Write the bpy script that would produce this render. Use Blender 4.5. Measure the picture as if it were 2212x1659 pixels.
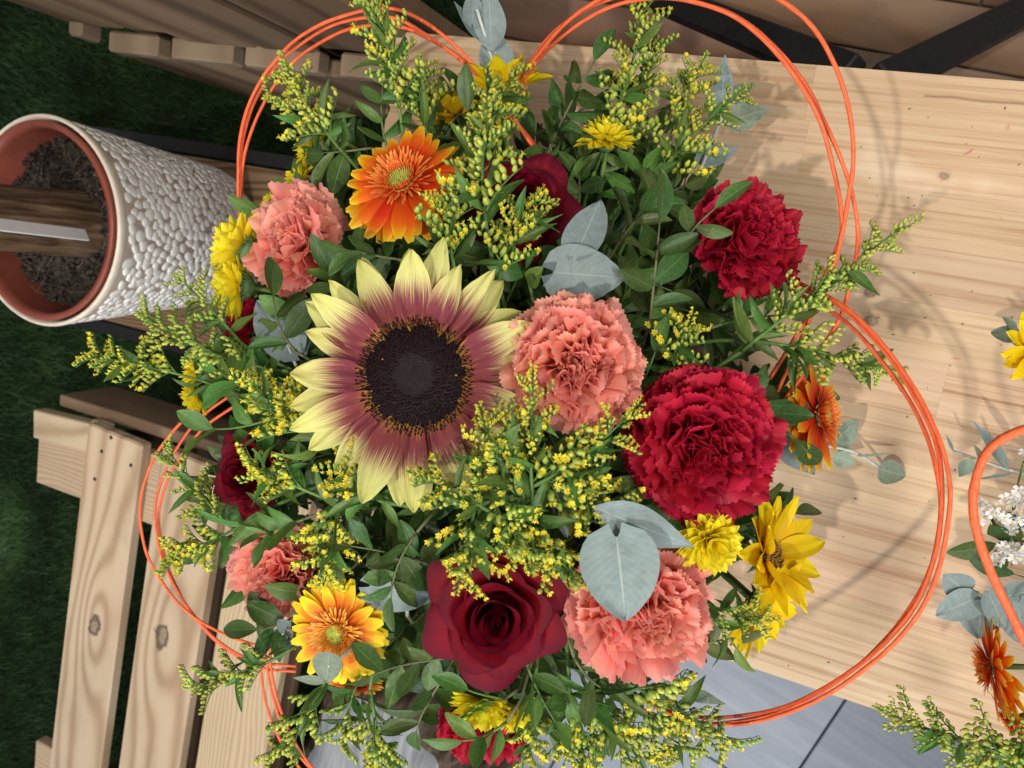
import bpy, math, random
import numpy as np
from mathutils import Vector as V3, Matrix as M4, noise as MN
for o in list(bpy.data.objects): bpy.data.objects.remove(o)
S = bpy.context.scene
COL = S.collection
PI = math.pi
rng = random.Random(7)

# ------------------------------------------------------------------ camera
# world: table top is z=0, Y runs along the table, X across it, camera stands over the table's near part
F, CX, CY = 1671.0, 1106.0, 829.5            # focal length and centre on a 2212 x 1659 grid of the photograph
def _n(v): return v / np.linalg.norm(v)
_up = -_n(np.array([659., 213., -1671.]))
_al = np.array([-4576., 1105., -1671.]); _al = _n(_al); _al = _n(_al - _up * _al.dot(_up))
RC = np.stack([np.cross(_al, _up), _al, _up])    # world = RC @ camera
CAM = np.array([0, 0, .72])
def ray(u, v): return RC @ np.array([(u - CX) / F, -(v - CY) / F, -1.])
def Pz(u, v, z):
    r = ray(u, v); return V3(CAM + r * (z - CAM[2]) / r[2])
def Pd(u, v, d): return V3(CAM + ray(u, v) * d)
def CW(x, y, z): return V3(RC @ np.array([x, y, z], float)).normalized()    # right, up, towards -> world direction
TOCAM = CW(0, 0, 1)
cd = bpy.data.cameras.new('camera'); cam = bpy.data.objects.new('camera', cd); COL.objects.link(cam)
mw = M4([list(RC[0]) + [0], list(RC[1]) + [0], list(RC[2]) + [0], [0, 0, 0, 1]]); mw.translation = V3(CAM)
cam.matrix_world = mw
cd.sensor_width = 36; cd.lens = 36 * F / 2212; cd.clip_start = .01; cd.clip_end = 60
cd.dof.use_dof = True; cd.dof.focus_distance = .50; cd.dof.aperture_fstop = 13
S.camera = cam
S.render.resolution_x, S.render.resolution_y = 1024, 768

FLOOR_Z = -.45
# ------------------------------------------------------------------ light (indoors: shop lamps)
w = bpy.data.worlds.new('World'); S.world = w; w.use_nodes = True
w.node_tree.nodes['Background'].inputs[0].default_value = (1.0, .96, .91, 1)
w.node_tree.nodes['Background'].inputs[1].default_value = .28
def lamp(name, kind, loc, target, power, color, **kw):
    l = bpy.data.lights.new(name, kind); l.energy = power; l.color = color
    for k, v in kw.items(): setattr(l, k, v)
    o = bpy.data.objects.new(name, l); COL.objects.link(o); o.location = loc
    o.rotation_euler = (V3(target) - V3(loc)).to_track_quat('-Z', 'Y').to_euler()
    return o
lamp('ceiling_spot', 'SPOT', (-.52, .36, 2.75), (-.10, .15, 0), 150, (1.0, .90, .78), spot_size=math.radians(58), spot_blend=.9, shadow_soft_size=.034)
lamp('window_light', 'AREA', (-2.6, .1, 2.3), (-.2, .5, -.1), 72, (.92, .96, 1.0), shape='RECTANGLE', size=1.6, size_y=1.4)
lamp('shop_light', 'AREA', (.1, -1.7, 2.5), (-.1, .3, 0), 60, (1.0, .95, .88), shape='RECTANGLE', size=1.0, size_y=.6)
lamp('far_spot', 'SPOT', (-.80, 1.75, 1.9), (-.85, 1.60, FLOOR_Z), 480, (1.0, .97, .85), spot_size=math.radians(7), spot_blend=1., shadow_soft_size=.03)
S.view_settings.view_transform = 'Standard'; S.view_settings.look = 'None'
S.view_settings.exposure = 0.0; S.view_settings.gamma = 1
S.render.engine = 'CYCLES'
S.cycles.max_bounces = 6; S.cycles.transparent_max_bounces = 4

# ------------------------------------------------------------------ material helpers
class NT:
    def __init__(s, name):
        s.m = bpy.data.materials.new(name); s.m.use_nodes = True; s.t = s.m.node_tree; s.t.nodes.clear()
        s.out = s.t.nodes.new('ShaderNodeOutputMaterial')
    def n(s, kind, _op=None, **ins):
        nd = s.t.nodes.new('ShaderNode' + kind)
        for k, v in ins.items():
            if k.startswith('p_'): setattr(nd, k[2:], v)
            else: s.set(nd, int(k[1:]) if k[0] == 'i' and k[1:].isdigit() else k.replace('_', ' '), v)
        return nd
    def set(s, nd, key, v):
        sock = nd.inputs[key]
        if hasattr(v, 'is_output') or isinstance(v, bpy.types.NodeSocket): s.t.links.new(v, sock)
        else:
            if sock.type == 'RGBA' and len(v) == 3: v = (*v, 1)
            sock.default_value = v
    def math(s, op, a, b=0., clamp=False):
        nd = s.n('Math', p_operation=op, p_use_clamp=clamp); s.set(nd, 0, a); s.set(nd, 1, b); return nd.outputs[0]
    def ramp(s, fac, stops, interp='LINEAR'):
        nd = s.t.nodes.new('ShaderNodeValToRGB'); r = nd.color_ramp; r.interpolation = interp
        while len(r.elements) < len(stops): r.elements.new(.5)
        for e, (p, c) in zip(r.elements, stops): e.position = p; e.color = (*c, 1) if len(c) == 3 else c
        s.t.links.new(fac, nd.inputs[0]); return nd.outputs[0]
    def mix(s, f, a, b, mode='MIX'):
        nd = s.t.nodes.new('ShaderNodeMix'); nd.data_type = 'RGBA'; nd.blend_type = mode
        s.set(nd, 0, f); s.set(nd, 6, a); s.set(nd, 7, b); return nd.outputs[2]
    def uv(s): return s.n('TexCoord').outputs['UV']
    def obj(s): return s.n('TexCoord').outputs['Object']
    def sep(s, v):
        nd = s.n('SeparateXYZ'); s.t.links.new(v, nd.inputs[0]); return nd.outputs
    def mapped(s, vec, scale=(1, 1, 1), offs=None):
        nd = s.n('Mapping'); s.t.links.new(vec, nd.inputs[0]); nd.inputs['Scale'].default_value = scale
        if offs is not None:
            cb = s.n('CombineXYZ'); 
            for i in range(3): s.t.links.new(offs, cb.inputs[i])
            s.t.links.new(cb.outputs[0], nd.inputs['Location'])
        return nd.outputs[0]
    def noise(s, vec, scale, detail=3., rough=.55, dist=0.):
        nd = s.n('TexNoise', Scale=scale, Detail=detail, Roughness=rough, Distortion=dist); s.t.links.new(vec, nd.inputs['Vector']); return nd.outputs[0]
    def rand(s): return s.n('ObjectInfo').outputs['Random']
    def rand10(s): return s.math('MULTIPLY', s.rand(), 17.3)
    def vary(s, col, amt=.15, hue=.0):
        r = s.rand(); v = s.math('ADD', s.math('MULTIPLY', r, 2 * amt), 1 - amt)
        nd = s.n('HueSaturation'); s.t.links.new(v, nd.inputs['Value']); s.t.links.new(col, nd.inputs['Color'])
        if hue:
            r2 = s.math('FRACT', s.math('MULTIPLY', r, 7.77)); s.t.links.new(s.math('ADD', s.math('MULTIPLY', r2, 2 * hue), .5 - hue), nd.inputs['Hue'])
        return nd.outputs[0]
    def bump(s, h, strength=.3, dist=.001):
        nd = s.n('Bump', Strength=strength, Distance=dist); s.t.links.new(h, nd.inputs['Height']); return nd.outputs[0]
    def finish(s, col, rough=.5, spec=.3, transl=0., normal=None, sheen=0., tcol=None, coat=0., metallic=0.):
        b = s.n('BsdfPrincipled'); s.set(b, 'Base Color', col); s.set(b, 'Roughness', rough); s.set(b, 'Specular IOR Level', spec)
        s.set(b, 'Metallic', metallic)
        if sheen: s.set(b, 'Sheen Weight', sheen); s.set(b, 'Sheen Roughness', .4)
        if coat: s.set(b, 'Coat Weight', coat); s.set(b, 'Coat Roughness', .15)
        if normal is not None: s.set(b, 'Normal', normal)
        o = b.outputs[0]
        if transl:
            t = s.n('BsdfTranslucent'); s.set(t, 0, tcol if tcol is not None else col)
            if normal is not None: s.set(t, 1, normal)
            mx = s.n('MixShader'); s.set(mx, 0, transl); s.t.links.new(o, mx.inputs[1]); s.t.links.new(t.outputs[0], mx.inputs[2]); o = mx.outputs[0]
        s.t.links.new(o, s.out.inputs[0]); return s.m

def streaks(t, su=26., sv=1.6, detail=3.):
    return t.noise(t.mapped(t.uv(), (su, sv, 1), t.rand10()), 1., detail, .6)
def petal_mat(name, stops, rough=.5, transl=.28, amt=.10, hue=.01, jitter=.25, edge=None, su=22, bump=.35, sheen=0, spec=.25, dark=.18, back=None):
    t = NT(name); st = streaks(t, su); u, v, _ = t.sep(t.uv())
    fac = t.math('ADD', v, t.math('MULTIPLY', t.math('SUBTRACT', st, .5), jitter))
    if edge:    # the rim colour also runs down the sides of the petal
        e = t.math('POWER', t.math('ABSOLUTE', t.math('MULTIPLY', t.math('SUBTRACT', u, .5), 2.)), edge[1]); fac = t.math('ADD', fac, t.math('MULTIPLY', e, edge[0]))
    c = t.ramp(fac, stops)
    c = t.mix(t.math('MULTIPLY', st, dark), c, (.02, .005, .0), 'MULTIPLY') if dark else c
    if back: c = t.mix(t.math('MULTIPLY', t.n('NewGeometry').outputs['Backfacing'], .7), c, back)      # the underside of the petal is paler
    c = t.vary(c, amt, hue)
    return t.finish(c, rough, spec, transl, t.bump(st, bump, .0012), sheen)
def leaf_mat(name, c1, c2, rib, rough=.42, transl=.18, amt=.25, hue=.02, ribw=.035, spec=.4, mottled=5., veins=.22, blem=.45):
    t = NT(name); u, v, _ = t.sep(t.uv()); d = t.math('ABSOLUTE', t.math('SUBTRACT', u, .5))
    nz = t.noise(t.mapped(t.uv(), (3, 6, 1), t.rand10()), mottled * .4, 4., .6)
    c = t.ramp(nz, [(.3, c1), (.72, c2)])
    # side veins slant away from the midrib
    vv = t.math('SINE', t.math('MULTIPLY', t.math('SUBTRACT', t.math('MULTIPLY', v, 1.), t.math('MULTIPLY', d, .7)), 70.))
    vein = t.math('MULTIPLY', t.math('POWER', t.math('MULTIPLY', t.math('ADD', vv, 1.), .5), 6.), veins)
    ribf = t.math('SUBTRACT', 1., t.math('DIVIDE', d, ribw), True)
    c = t.mix(t.math('MAXIMUM', t.math('MULTIPLY', ribf, .75), vein), c, rib)
    bl = t.ramp(t.noise(t.mapped(t.uv(), (2.5, 5, 1), t.math('MULTIPLY', t.rand(), 41.)), 1.3, 3., .6), [(.62, (0, 0, 0)), (.74, (1, 1, 1))])
    c = t.mix(t.math('MULTIPLY', bl, blem), c, (.15, .12, .045))
    c = t.vary(c, amt, hue)
    return t.finish(c, rough, spec, transl, t.bump(t.math('ADD', t.math('MULTIPLY', ribf, -1.), t.math('MULTIPLY', nz, .3)), .3, .0006))
def plain(name, col, rough=.5, spec=.3, nscale=60., namt=.25, bump=.2, bdist=.001, transl=0, amt=.08, coat=0., metallic=0.):
    t = NT(name); nz = t.noise(t.mapped(t.obj(), (1, 1, 1), t.rand10()), nscale, 4., .6)
    lo = tuple(c * (1 - namt) for c in col); hi = tuple(min(1, c * (1 + namt)) for c in col)
    c = t.vary(t.ramp(nz, [(.3, lo), (.7, hi)]), amt)
    return t.finish(c, rough, spec, transl, t.bump(nz, bump, bdist), coat=coat, metallic=metallic)

YEL = (.82, .58, .015)
MAT = {}
MAT['bicolor'] = petal_mat('bicolor_petal', [(.0, (.60, .42, .04)), (.09, (.42, .15, .05)), (.18, (.25, .05, .064)), (.42, (.275, .066, .080)), (.54, (.55, .38, .19)), (.66, (.80, .79, .31)), (1, (.82, .80, .25))], jitter=.80, transl=.28, dark=.22, su=40, rough=.7, spec=.15, bump=.6)
MAT['salmon'] = petal_mat('salmon_petal', [(.0, (.60, .17, .09)), (.35, (.88, .23, .15)), (.75, (.93, .31, .23)), (1, (.96, .47, .39))], jitter=.5, transl=.45, su=14, dark=.12, hue=.012, amt=.13)
MAT['redcarn'] = petal_mat('red_carnation_petal', [(.0, (.17, .003, .012)), (.45, (.40, .007, .026)), (.85, (.50, .011, .040)), (1, (.56, .022, .060))], jitter=.45, transl=.34, su=14, dark=.12, hue=.004, amt=.16)
MAT['rose'] = petal_mat('rose_petal', [(.0, (.03, .001, .002)), (.45, (.135, .002, .008)), (.84, (.185, .003, .012)), (1, (.08, .002, .011))], jitter=.14, transl=.10, su=9, dark=.0, hue=.004, rough=.6, bump=.2, spec=.12)
MAT['gerb'] = petal_mat('gerbera_petal', [(.0, (.55, .04, .01)), (.50, (.82, .09, .008)), (.74, (.88, .19, .010)), (.90, (.92, .46, .014)), (1, (.93, .66, .04))], jitter=.18, edge=(.20, 5.), transl=.34, su=16, dark=.08, back=(.90, .46, .03))
MAT['gerby'] = petal_mat('gerbera_petal_yellow', [(.0, (.70, .12, .01)), (.50, (.84, .22, .012)), (.68, (.89, .40, .014)), (.82, (.91, .66, .02)), (1, (.91, .72, .02))], jitter=.16, edge=(.22, 3.), transl=.28, su=16, dark=.06)
MAT['gerbin'] = petal_mat('gerbera_inner', [(.0, (.66, .05, .012)), (.6, (.80, .11, .02)), (1, (.88, .38, .07))], jitter=.1, transl=.2, dark=.0)
MAT['gerbin_y'] = petal_mat('gerbera_inner_light', [(.0, (.72, .14, .01)), (.6, (.85, .32, .03)), (1, (.90, .55, .12))], jitter=.1, transl=.2, dark=.0)
MAT['gerbdisc'] = plain('gerbera_disc', (.46, .48, .09), .6, nscale=400, namt=.5)
MAT['mum'] = petal_mat('mum_petal', [(.0, (.72, .50, .005)), (.4, (.90, .74, .012)), (1, (.93, .84, .05))], jitter=.2, transl=.3, su=8, dark=.05, hue=.008)
MAT['ysun'] = petal_mat('yellow_sunflower_petal', [(.0, (.70, .34, .003)), (.25, (.92, .64, .006)), (1, (.94, .74, .015))], jitter=.2, transl=.38, su=18, dark=.05)
MAT['disc'] = plain('sunflower_disc', (.012, .006, .007), .75, .2, nscale=300, namt=.5)
MAT['disc_core'] = plain('sunflower_core', (.020, .021, .031), .6, .25, nscale=500, namt=.5)
MAT['floret'] = plain('sunflower_floret', (.016, .005, .008), .7, .15, nscale=300, namt=.4)
MAT['pollen'] = plain('pollen', (.40, .22, .03), .6, .3)
MAT['brown_disc'] = plain('brown_disc', (.10, .045, .012), .8, .2, nscale=700, namt=.7)
MAT['stem'] = plain('green_stem', (.10, .19, .045), .5, .35, nscale=120, namt=.25, amt=.2)
MAT['woodstem'] = plain('woody_stem', (.12, .13, .06), .6, .3, nscale=150, namt=.3, amt=.2)
MAT['whitestem'] = plain('pale_stem', (.46, .52, .50), .55, .3, nscale=150, namt=.2)
MAT['calyx'] = plain('calyx', (.09, .18, .07), .55, .3, nscale=150, namt=.3)
def bud_mat():
    t = NT('bud_green'); nz = t.noise(t.mapped(t.obj(), (1, 1, 1), t.rand10()), 230., 2., .5); u, v, _ = t.sep(t.uv())
    c = t.ramp(t.math('ADD', nz, t.math('MULTIPLY', t.math('SUBTRACT', v, .5), .28)), [(.30, (.15, .26, .045)), (.48, (.33, .44, .075)), (.66, (.52, .56, .10)), (.8, (.62, .52, .10))])
    return t.finish(t.vary(c, .2, .02), .55, .3, .18, t.bump(nz, .3, .0006))
MAT['bud'] = bud_mat()
MAT['budy'] = plain('floret_yellow', (.80, .68, .05), .5, .3, nscale=300, namt=.15, transl=.25, amt=.10)
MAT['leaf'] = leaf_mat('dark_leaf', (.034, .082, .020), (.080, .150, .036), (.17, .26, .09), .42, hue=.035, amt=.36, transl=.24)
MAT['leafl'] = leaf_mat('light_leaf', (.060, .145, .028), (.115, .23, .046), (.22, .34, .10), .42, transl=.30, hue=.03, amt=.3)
MAT['leafd'] = leaf_mat('olive_leaf', (.075, .10, .025), (.11, .14, .04), (.20, .22, .09), .42)
MAT['euc'] = leaf_mat('eucalyptus_leaf', (.165, .225, .232), (.235, .30, .305), (.40, .48, .46), .5, transl=.10, amt=.14, hue=.01, ribw=.022, spec=.25, mottled=4, veins=.12, blem=.30)
MAT['eucd'] = leaf_mat('eucalyptus_leaf_green', (.14, .20, .15), (.24, .30, .23), (.36, .42, .33), .55, transl=.12, amt=.15, spec=.3)
MAT['white'] = petal_mat('white_petal', [(0, (.75, .74, .70)), (1, (.84, .83, .84))], transl=.3, dark=0, hue=0)
def cane():
    t = NT('orange_cane'); st = t.noise(t.mapped(t.uv(), (9, 60, 1), t.rand10()), 1., 4., .65)
    c = t.vary(t.ramp(st, [(.28, (.58, .07, .02)), (.5, (.82, .135, .045)), (.75, (.93, .23, .10))]), .08)
    return t.finish(c, .55, .3, 0, t.bump(st, .6, .0006))
MAT['cane'] = cane()

def wood_table():
    t = NT('laminated_pine'); o = t.obj(); r = t.rand10()
    g = t.noise(t.mapped(o, (95, 1.5, 70), r), 1., 6., .66, .5)
    f = t.noise(t.mapped(o, (330, 5, 200), r), 1., 3., .6)
    big = t.noise(t.mapped(o, (7, 2.2, 3), r), 1., 2., .5)
    c = t.ramp(g, [(.28, (.24, .13, .065)), (.36, (.39, .25, .145)), (.45, (.52, .38, .252)), (.62, (.555, .42, .292)), (.8, (.625, .50, .37))])
    c = t.mix(t.math('MULTIPLY', t.ramp(f, [(.5, (0, 0, 0)), (.66, (1, 1, 1))]), .5), c, (.34, .20, .105))
    c = t.mix(t.math('MULTIPLY', big, .35), c, (.80, .58, .38), 'MULTIPLY')
    # sparse dirt flecks
    sp = t.noise(t.mapped(o, (1, 1, 1), r), 260., 2., .5); spk = t.ramp(sp, [(.74, (0, 0, 0)), (.79, (1, 1, 1))])
    c = t.mix(t.math('MULTIPLY', spk, .35), c, (.16, .09, .05))
    wp = t.n('NewGeometry').outputs['Position']; px, py, pz = t.sep(wp)
    blot = t.noise(t.mapped(wp, (9, 4, 1)), 1., 4., .6)
    c = t.mix(t.math('MULTIPLY', t.ramp(blot, [(.48, (0, 0, 0)), (.72, (1, 1, 1))]), .30), c, (.36, .225, .125))
    c = t.mix(t.math('MULTIPLY', t.ramp(t.noise(t.mapped(wp, (14, 9, 1)), 1., 3., .5), [(.58, (0, 0, 0)), (.70, (1, 1, 1))]), .25), c, (.78, .68, .55))
    for (u_, v_, ra) in ((1880, 632, .0042), (1882, 692, .0046), (2150, 1150, .004), (2040, 380, .003)):      # knots in the boards
        k_ = Pz(u_, v_, 0); ds = t.math('SQRT', t.math('ADD', t.math('POWER', t.math('DIVIDE', t.math('SUBTRACT', px, k_.x), ra), 2.), t.math('POWER', t.math('DIVIDE', t.math('SUBTRACT', py, k_.y), ra * 1.35), 2.)))
        ds = t.math('ADD', ds, t.math('MULTIPLY', t.math('SUBTRACT', t.noise(wp, 220., 3.), .5), .9))
        c = t.mix(t.ramp(t.math('MULTIPLY', ds, .5), [(.0, (.75, .75, .75)), (.22, (.45, .45, .45)), (.36, (.8, .8, .8)), (.5, (.25, .25, .25)), (.85, (0, 0, 0))]), c, (.13, .075, .04))
    ck = t.math('ABSOLUTE', t.math('SUBTRACT', px, t.math('ADD', .1615, t.math('MULTIPLY', t.math('SUBTRACT', t.noise(t.mapped(wp, (1, 30, 1)), 1., 2.), .5), .004))))
    c = t.mix(t.math('MULTIPLY', t.math('MULTIPLY', t.math('SUBTRACT', 1., t.math('DIVIDE', ck, .0016), True), t.math('LESS_THAN', py, -.045)), .75), c, (.17, .095, .05))   # long split along the edge
    return t.finish(t.vary(c, .10, .01), t.math('ADD', .40, t.math('MULTIPLY', big, .2)), .3, 0, t.bump(t.math('ADD', g, t.math('MULTIPLY', f, .4)), .18, .0006))
MAT['table'] = wood_table()
def wood_plank(name, dark, mid, light, knots=(), freq=44., spread=.012, rough=.6, dirt=.25, vary=.10):
    """boards running along local X; knots = (x, y, rx, ry) bend the rings and show a dark eye"""
    t = NT(name); o = t.obj(); r = t.rand10()
    x, y, z = t.sep(o)
    n1 = t.noise(t.mapped(o, (2.2, 8, 8), r), 1., 2., .5); n2 = t.noise(t.mapped(o, (9, 60, 60), r), 1., 4., .6)
    g = t.math('ADD', y, t.math('MULTIPLY', t.math('SUBTRACT', n1, .5), .11))
    eye = None
    for (kx, ky, rx, ry) in knots:
        dx = t.math('SUBTRACT', x, kx); dy = t.math('SUBTRACT', y, ky)
        q = t.math('ADD', t.math('POWER', t.math('DIVIDE', dx, rx * 4.2), 2.), t.math('POWER', t.math('DIVIDE', dy, ry * 2.6), 2.))
        e = t.math('POWER', 2.718, t.math('MULTIPLY', q, -1.))
        g = t.math('ADD', g, t.math('MULTIPLY', e, .07))
        d = t.math('ADD', t.math('POWER', t.math('DIVIDE', dx, rx), 2.), t.math('POWER', t.math('DIVIDE', dy, ry), 2.))
        d = t.math('ADD', t.math('SQRT', d), t.math('MULTIPLY', t.math('SUBTRACT', t.noise(o, 55., 3.), .5), 1.3))
        k = t.ramp(d, [(.0, (.62, .62, .62)), (.45, (.5, .5, .5)), (.66, (.92, .92, .92)), (.78, (.85, .85, .85)), (1., (.0, .0, .0))])
        eye = k if eye is None else t.mix(1., eye, k, 'LIGHTEN')
    s = t.math('MULTIPLY', t.math('ADD', t.math('SINE', t.math('MULTIPLY', g, freq * 6.283)), 1.), .5)
    s = t.math('ADD', t.math('MULTIPLY', t.math('POWER', s, 1.6), .75), t.math('MULTIPLY', n2, .32))
    c = t.ramp(s, [(.12, light), (.5, mid), (.95, dark)])
    if eye is not None: c = t.mix(eye, c, (.075, .052, .038))
    dn = t.noise(t.mapped(o, (6, 9, 9), r), 1., 4., .7)
    c = t.mix(t.math('MULTIPLY', t.ramp(dn, [(.5, (0, 0, 0)), (.8, (1, 1, 1))]), dirt), c, (.09, .065, .045))
    return t.finish(t.vary(c, vary, .008), rough, .25, 0, t.bump(t.math('ADD', s, n2), .22, .0008))

# ------------------------------------------------------------------ mesh helpers
class MB:
    """collects faces with uv and material slot, builds ONE mesh"""
    def __init__(s): s.v = []; s.f = []; s.uv = []; s.mi = []
    def add(s, verts, faces, uvs, mi=0):
        b = len(s.v); s.v += [tuple(p) for p in verts]; s.uv += uvs
        for f in faces: s.f.append(tuple(i + b for i in f)); s.mi.append(mi)
    def surf(s, fn, nu, nv, mi=0, closed=False):
        vs, us, fs = [], [], []
        for j in range(nv + 1):
            for i in range(nu + 1):
                u = i / nu; v = j / nv; vs.append(fn(u, v)); us.append((u, v))
        W = nu + 1
        for j in range(nv):
            for i in range(nu): fs.append((j * W + i, j * W + i + 1, (j + 1) * W + i + 1, (j + 1) * W + i))
        s.add(vs, fs, us, mi)
    def tube(s, pts, rad, seg=6, mi=0, cap=True):
        pts = [V3(p) for p in pts]; n = len(pts); vs, us, fs = [], [], []
        t0 = (pts[1] - pts[0]).normalized(); a = t0.orthogonal().normalized()
        for i, p in enumerate(pts):
            t = (pts[min(i + 1, n - 1)] - pts[max(i - 1, 0)]).normalized()
            a = (a - t * a.dot(t)).normalized(); b = t.cross(a)
            r = rad[i] if isinstance(rad, (list, tuple)) else rad
            for k in range(seg):
                an = 2 * PI * k / seg; vs.append(p + a * math.cos(an) * r + b * math.sin(an) * r); us.append((k / seg, i / max(1, n - 1)))
        for i in range(n - 1):
            for k in range(seg): fs.append((i * seg + k, i * seg + (k + 1) % seg, (i + 1) * seg + (k + 1) % seg, (i + 1) * seg + k))
        if cap: fs.append(tuple(reversed(range(seg)))); fs.append(tuple((n - 1) * seg + k for k in range(seg)))
        s.add(vs, fs, us, mi)
    def blob(s, c, ax, L, r, seg=6, rings=4, mi=0, neck=.35, tip=.5):
        """teardrop bud from c along ax"""
        ax = V3(ax).normalized(); a = ax.orthogonal().normalized(); b = ax.cross(a); vs, us, fs = [], [], []
        for j in range(rings + 1):
            t = j / rings; rr = r * (neck + (1 - neck) * math.sin(PI * min(1, t * 1.15)) ** .8) if t < .87 else r * tip
            for k in range(seg):
                an = 2 * PI * k / seg; vs.append(V3(c) + ax * (L * t) + (a * math.cos(an) + b * math.sin(an)) * rr); us.append((k / seg, t))
        for j in range(rings):
            for k in range(seg): fs.append((j * seg + k, j * seg + (k + 1) % seg, (j + 1) * seg + (k + 1) % seg, (j + 1) * seg + k))
        fs.append(tuple(rings * seg + k for k in range(seg)))
        s.add(vs, fs, us, mi)
    def box(s, c, h, rot=None, mi=0):
        vs = [V3((x * h[0], y * h[1], z * h[2])) for x in (-1, 1) for y in (-1, 1) for z in (-1, 1)]
        if rot is not None: vs = [rot @ p for p in vs]
        vs = [p + V3(c) for p in vs]
        s.add(vs, [(0, 1, 3, 2), (4, 6, 7, 5), (0, 4, 5, 1), (2, 3, 7, 6), (0, 2, 6, 4), (1, 5, 7, 3)], [(0, 0)] * 8, mi)
    def mesh(s, name, mats, smooth=True):
        me = bpy.data.meshes.new(name); me.from_pydata(s.v, [], s.f)
        for m in mats: me.materials.append(MAT[m] if isinstance(m, str) else m)
        ul = me.uv_layers.new(name='UVMap'); li = np.empty(len(me.loops), np.int32); me.loops.foreach_get('vertex_index', li)
        ul.data.foreach_set('uv', np.array(s.uv, np.float32)[li].ravel())
        me.polygons.foreach_set('material_index', np.array(s.mi, np.int32))
        me.polygons.foreach_set('use_smooth', np.full(len(s.f), smooth))
        me.update(); return me
def obj(name, me, parent=None, mat=None):
    o = bpy.data.objects.new(name, me); COL.objects.link(o)
    if parent is not None: o.parent = parent
    if mat is not None: o.matrix_basis = mat
    return o
def tag(o, label, cat, group=None, kind=None):
    if label: o['label'] = label
    if cat: o['category'] = cat
    if group: o['group'] = group
    if kind: o['kind'] = kind
    return o
def thing(name, label, cat, mat=None, group=None):
    o = obj(name, None, None, mat); o.empty_display_size = .01
    return tag(o, label, cat, group)
def basis(loc, z, spin=0., up=(0, 0, 1)):
    z = V3(z).normalized(); x = V3(up).cross(z)
    if x.length < .05: x = V3((1, 0, 0)).cross(z)
    x.normalize(); y = z.cross(x)
    m = M4(((x.x, y.x, z.x, 0), (x.y, y.y, z.y, 0), (x.z, y.z, z.z, 0), (0, 0, 0, 1))) @ M4.Rotation(spin, 4, 'Z')
    m.translation = V3(loc); return m
def along(loc, ydir, normal, scale=(1, 1, 1)):
    """local Y runs along ydir, local Z close to normal"""
    y = V3(ydir).normalized(); z = V3(normal); z = z - y * z.dot(y)
    if z.length < 1e-4: z = y.orthogonal()
    z.normalize(); x = y.cross(z)
    m = M4(((x.x, y.x, z.x, 0), (x.y, y.y, z.y, 0), (x.z, y.z, z.z, 0), (0, 0, 0, 1))) @ M4.Diagonal((*scale, 1)) 
    m.translation = V3(loc); return m
def RZ(a): return M4.Rotation(a, 4, 'Z')
def RX(a): return M4.Rotation(a, 4, 'X')
def RY(a): return M4.Rotation(a, 4, 'Y')
def T(x, y, z): return M4.Translation((x, y, z))
def SC(a, b=None, c=None): return M4.Diagonal((a, b or a, c or b or a, 1))
def bez(p0, p1, p2, p3, n=10):
    out = []
    for i in range(n + 1):
        t = i / n; s = 1 - t; out.append(p0 * s ** 3 + p1 * 3 * s * s * t + p2 * 3 * s * t * t + p3 * t ** 3)
    return out
def catmull(pts, per=8):
    P = [pts[0] * 2 - pts[1]] + list(pts) + [pts[-1] * 2 - pts[-2]]; out = []
    for i in range(1, len(P) - 2):
        a, b, c, d = P[i - 1:i + 3]
        for k in range(per):
            t = k / per; out.append(.5 * ((2 * b) + (c - a) * t + (2 * a - 5 * b + 4 * c - d) * t * t + (3 * b - a - 3 * c + d) * t ** 3))
    out.append(P[-2]); return out
def smooth(a, b, x):
    t = max(0, min(1, (x - a) / (b - a))); return t * t * (3 - 2 * t)

def petal(mat, L, W, prof, bend0=0., bend1=0., cup=0., ridge=0., nu=6, nv=8, edge=0., ruff=0., seed=0, wav=0., lobe=0.):
    """a petal or leaf along +Y, seen from +Z; prof(v) half width; bend in radians along the length"""
    R = random.Random(seed); ph = R.random() * 9; path = [(0., 0.)]; N = 40
    for i in range(N):
        a = bend0 + bend1 * (i / N); path.append((path[-1][0] + math.cos(a) * L / N, path[-1][1] + math.sin(a) * L / N))
    def fn(u, v):
        s = u * 2 - 1; y, z = path[min(N, int(round(v * N)))]; hw = W * .5 * prof(v)
        y -= edge * L * v * s * s + lobe * L * s * s * (1 - v) ** 3
        z += cup * hw * s * s + ridge * W * math.cos(s * 7.5) * math.sin(PI * min(1, v + .05)) + ruff * W * v * v * math.sin(s * 5 + ph + v * 2) + wav * W * math.sin(v * 8 + ph) * s
        return (hw * s, y, z)
    b = MB(); b.surf(fn, nu, nv); return b.mesh(mat + '_petal', [mat])
def p_sun(v): return max(.36 * (1 - v) ** 1.5, math.sin(PI * min(1, v * .97 + .02) ** .86) ** .66) if v < .999 else .03
def p_round(v): return max(.28 * (1 - v), math.sin(PI * min(1, .06 + v * .92) ** 1.25) ** .62) if v < .99 else .34
def p_lan(v): return max(.10, math.sin(PI * min(1, v) ** .72) ** 1.05) if v < .99 else .015
def p_oval(v): return max(.09, math.sin(PI * min(1, v) ** 1.0) ** .72) if v < .985 else .12
def p_heart(v): return max(.16 if v < .05 else .0, math.sin(PI * min(1, v) ** .62) ** .68) if v < .99 else .03
def p_spoon(v): return max(.42, .5 + .5 * math.sin(PI * v ** 1.3)) * (1 if v < .82 else max(.1, 1 - ((v - .82) / .18) ** 2 * .95))

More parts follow.
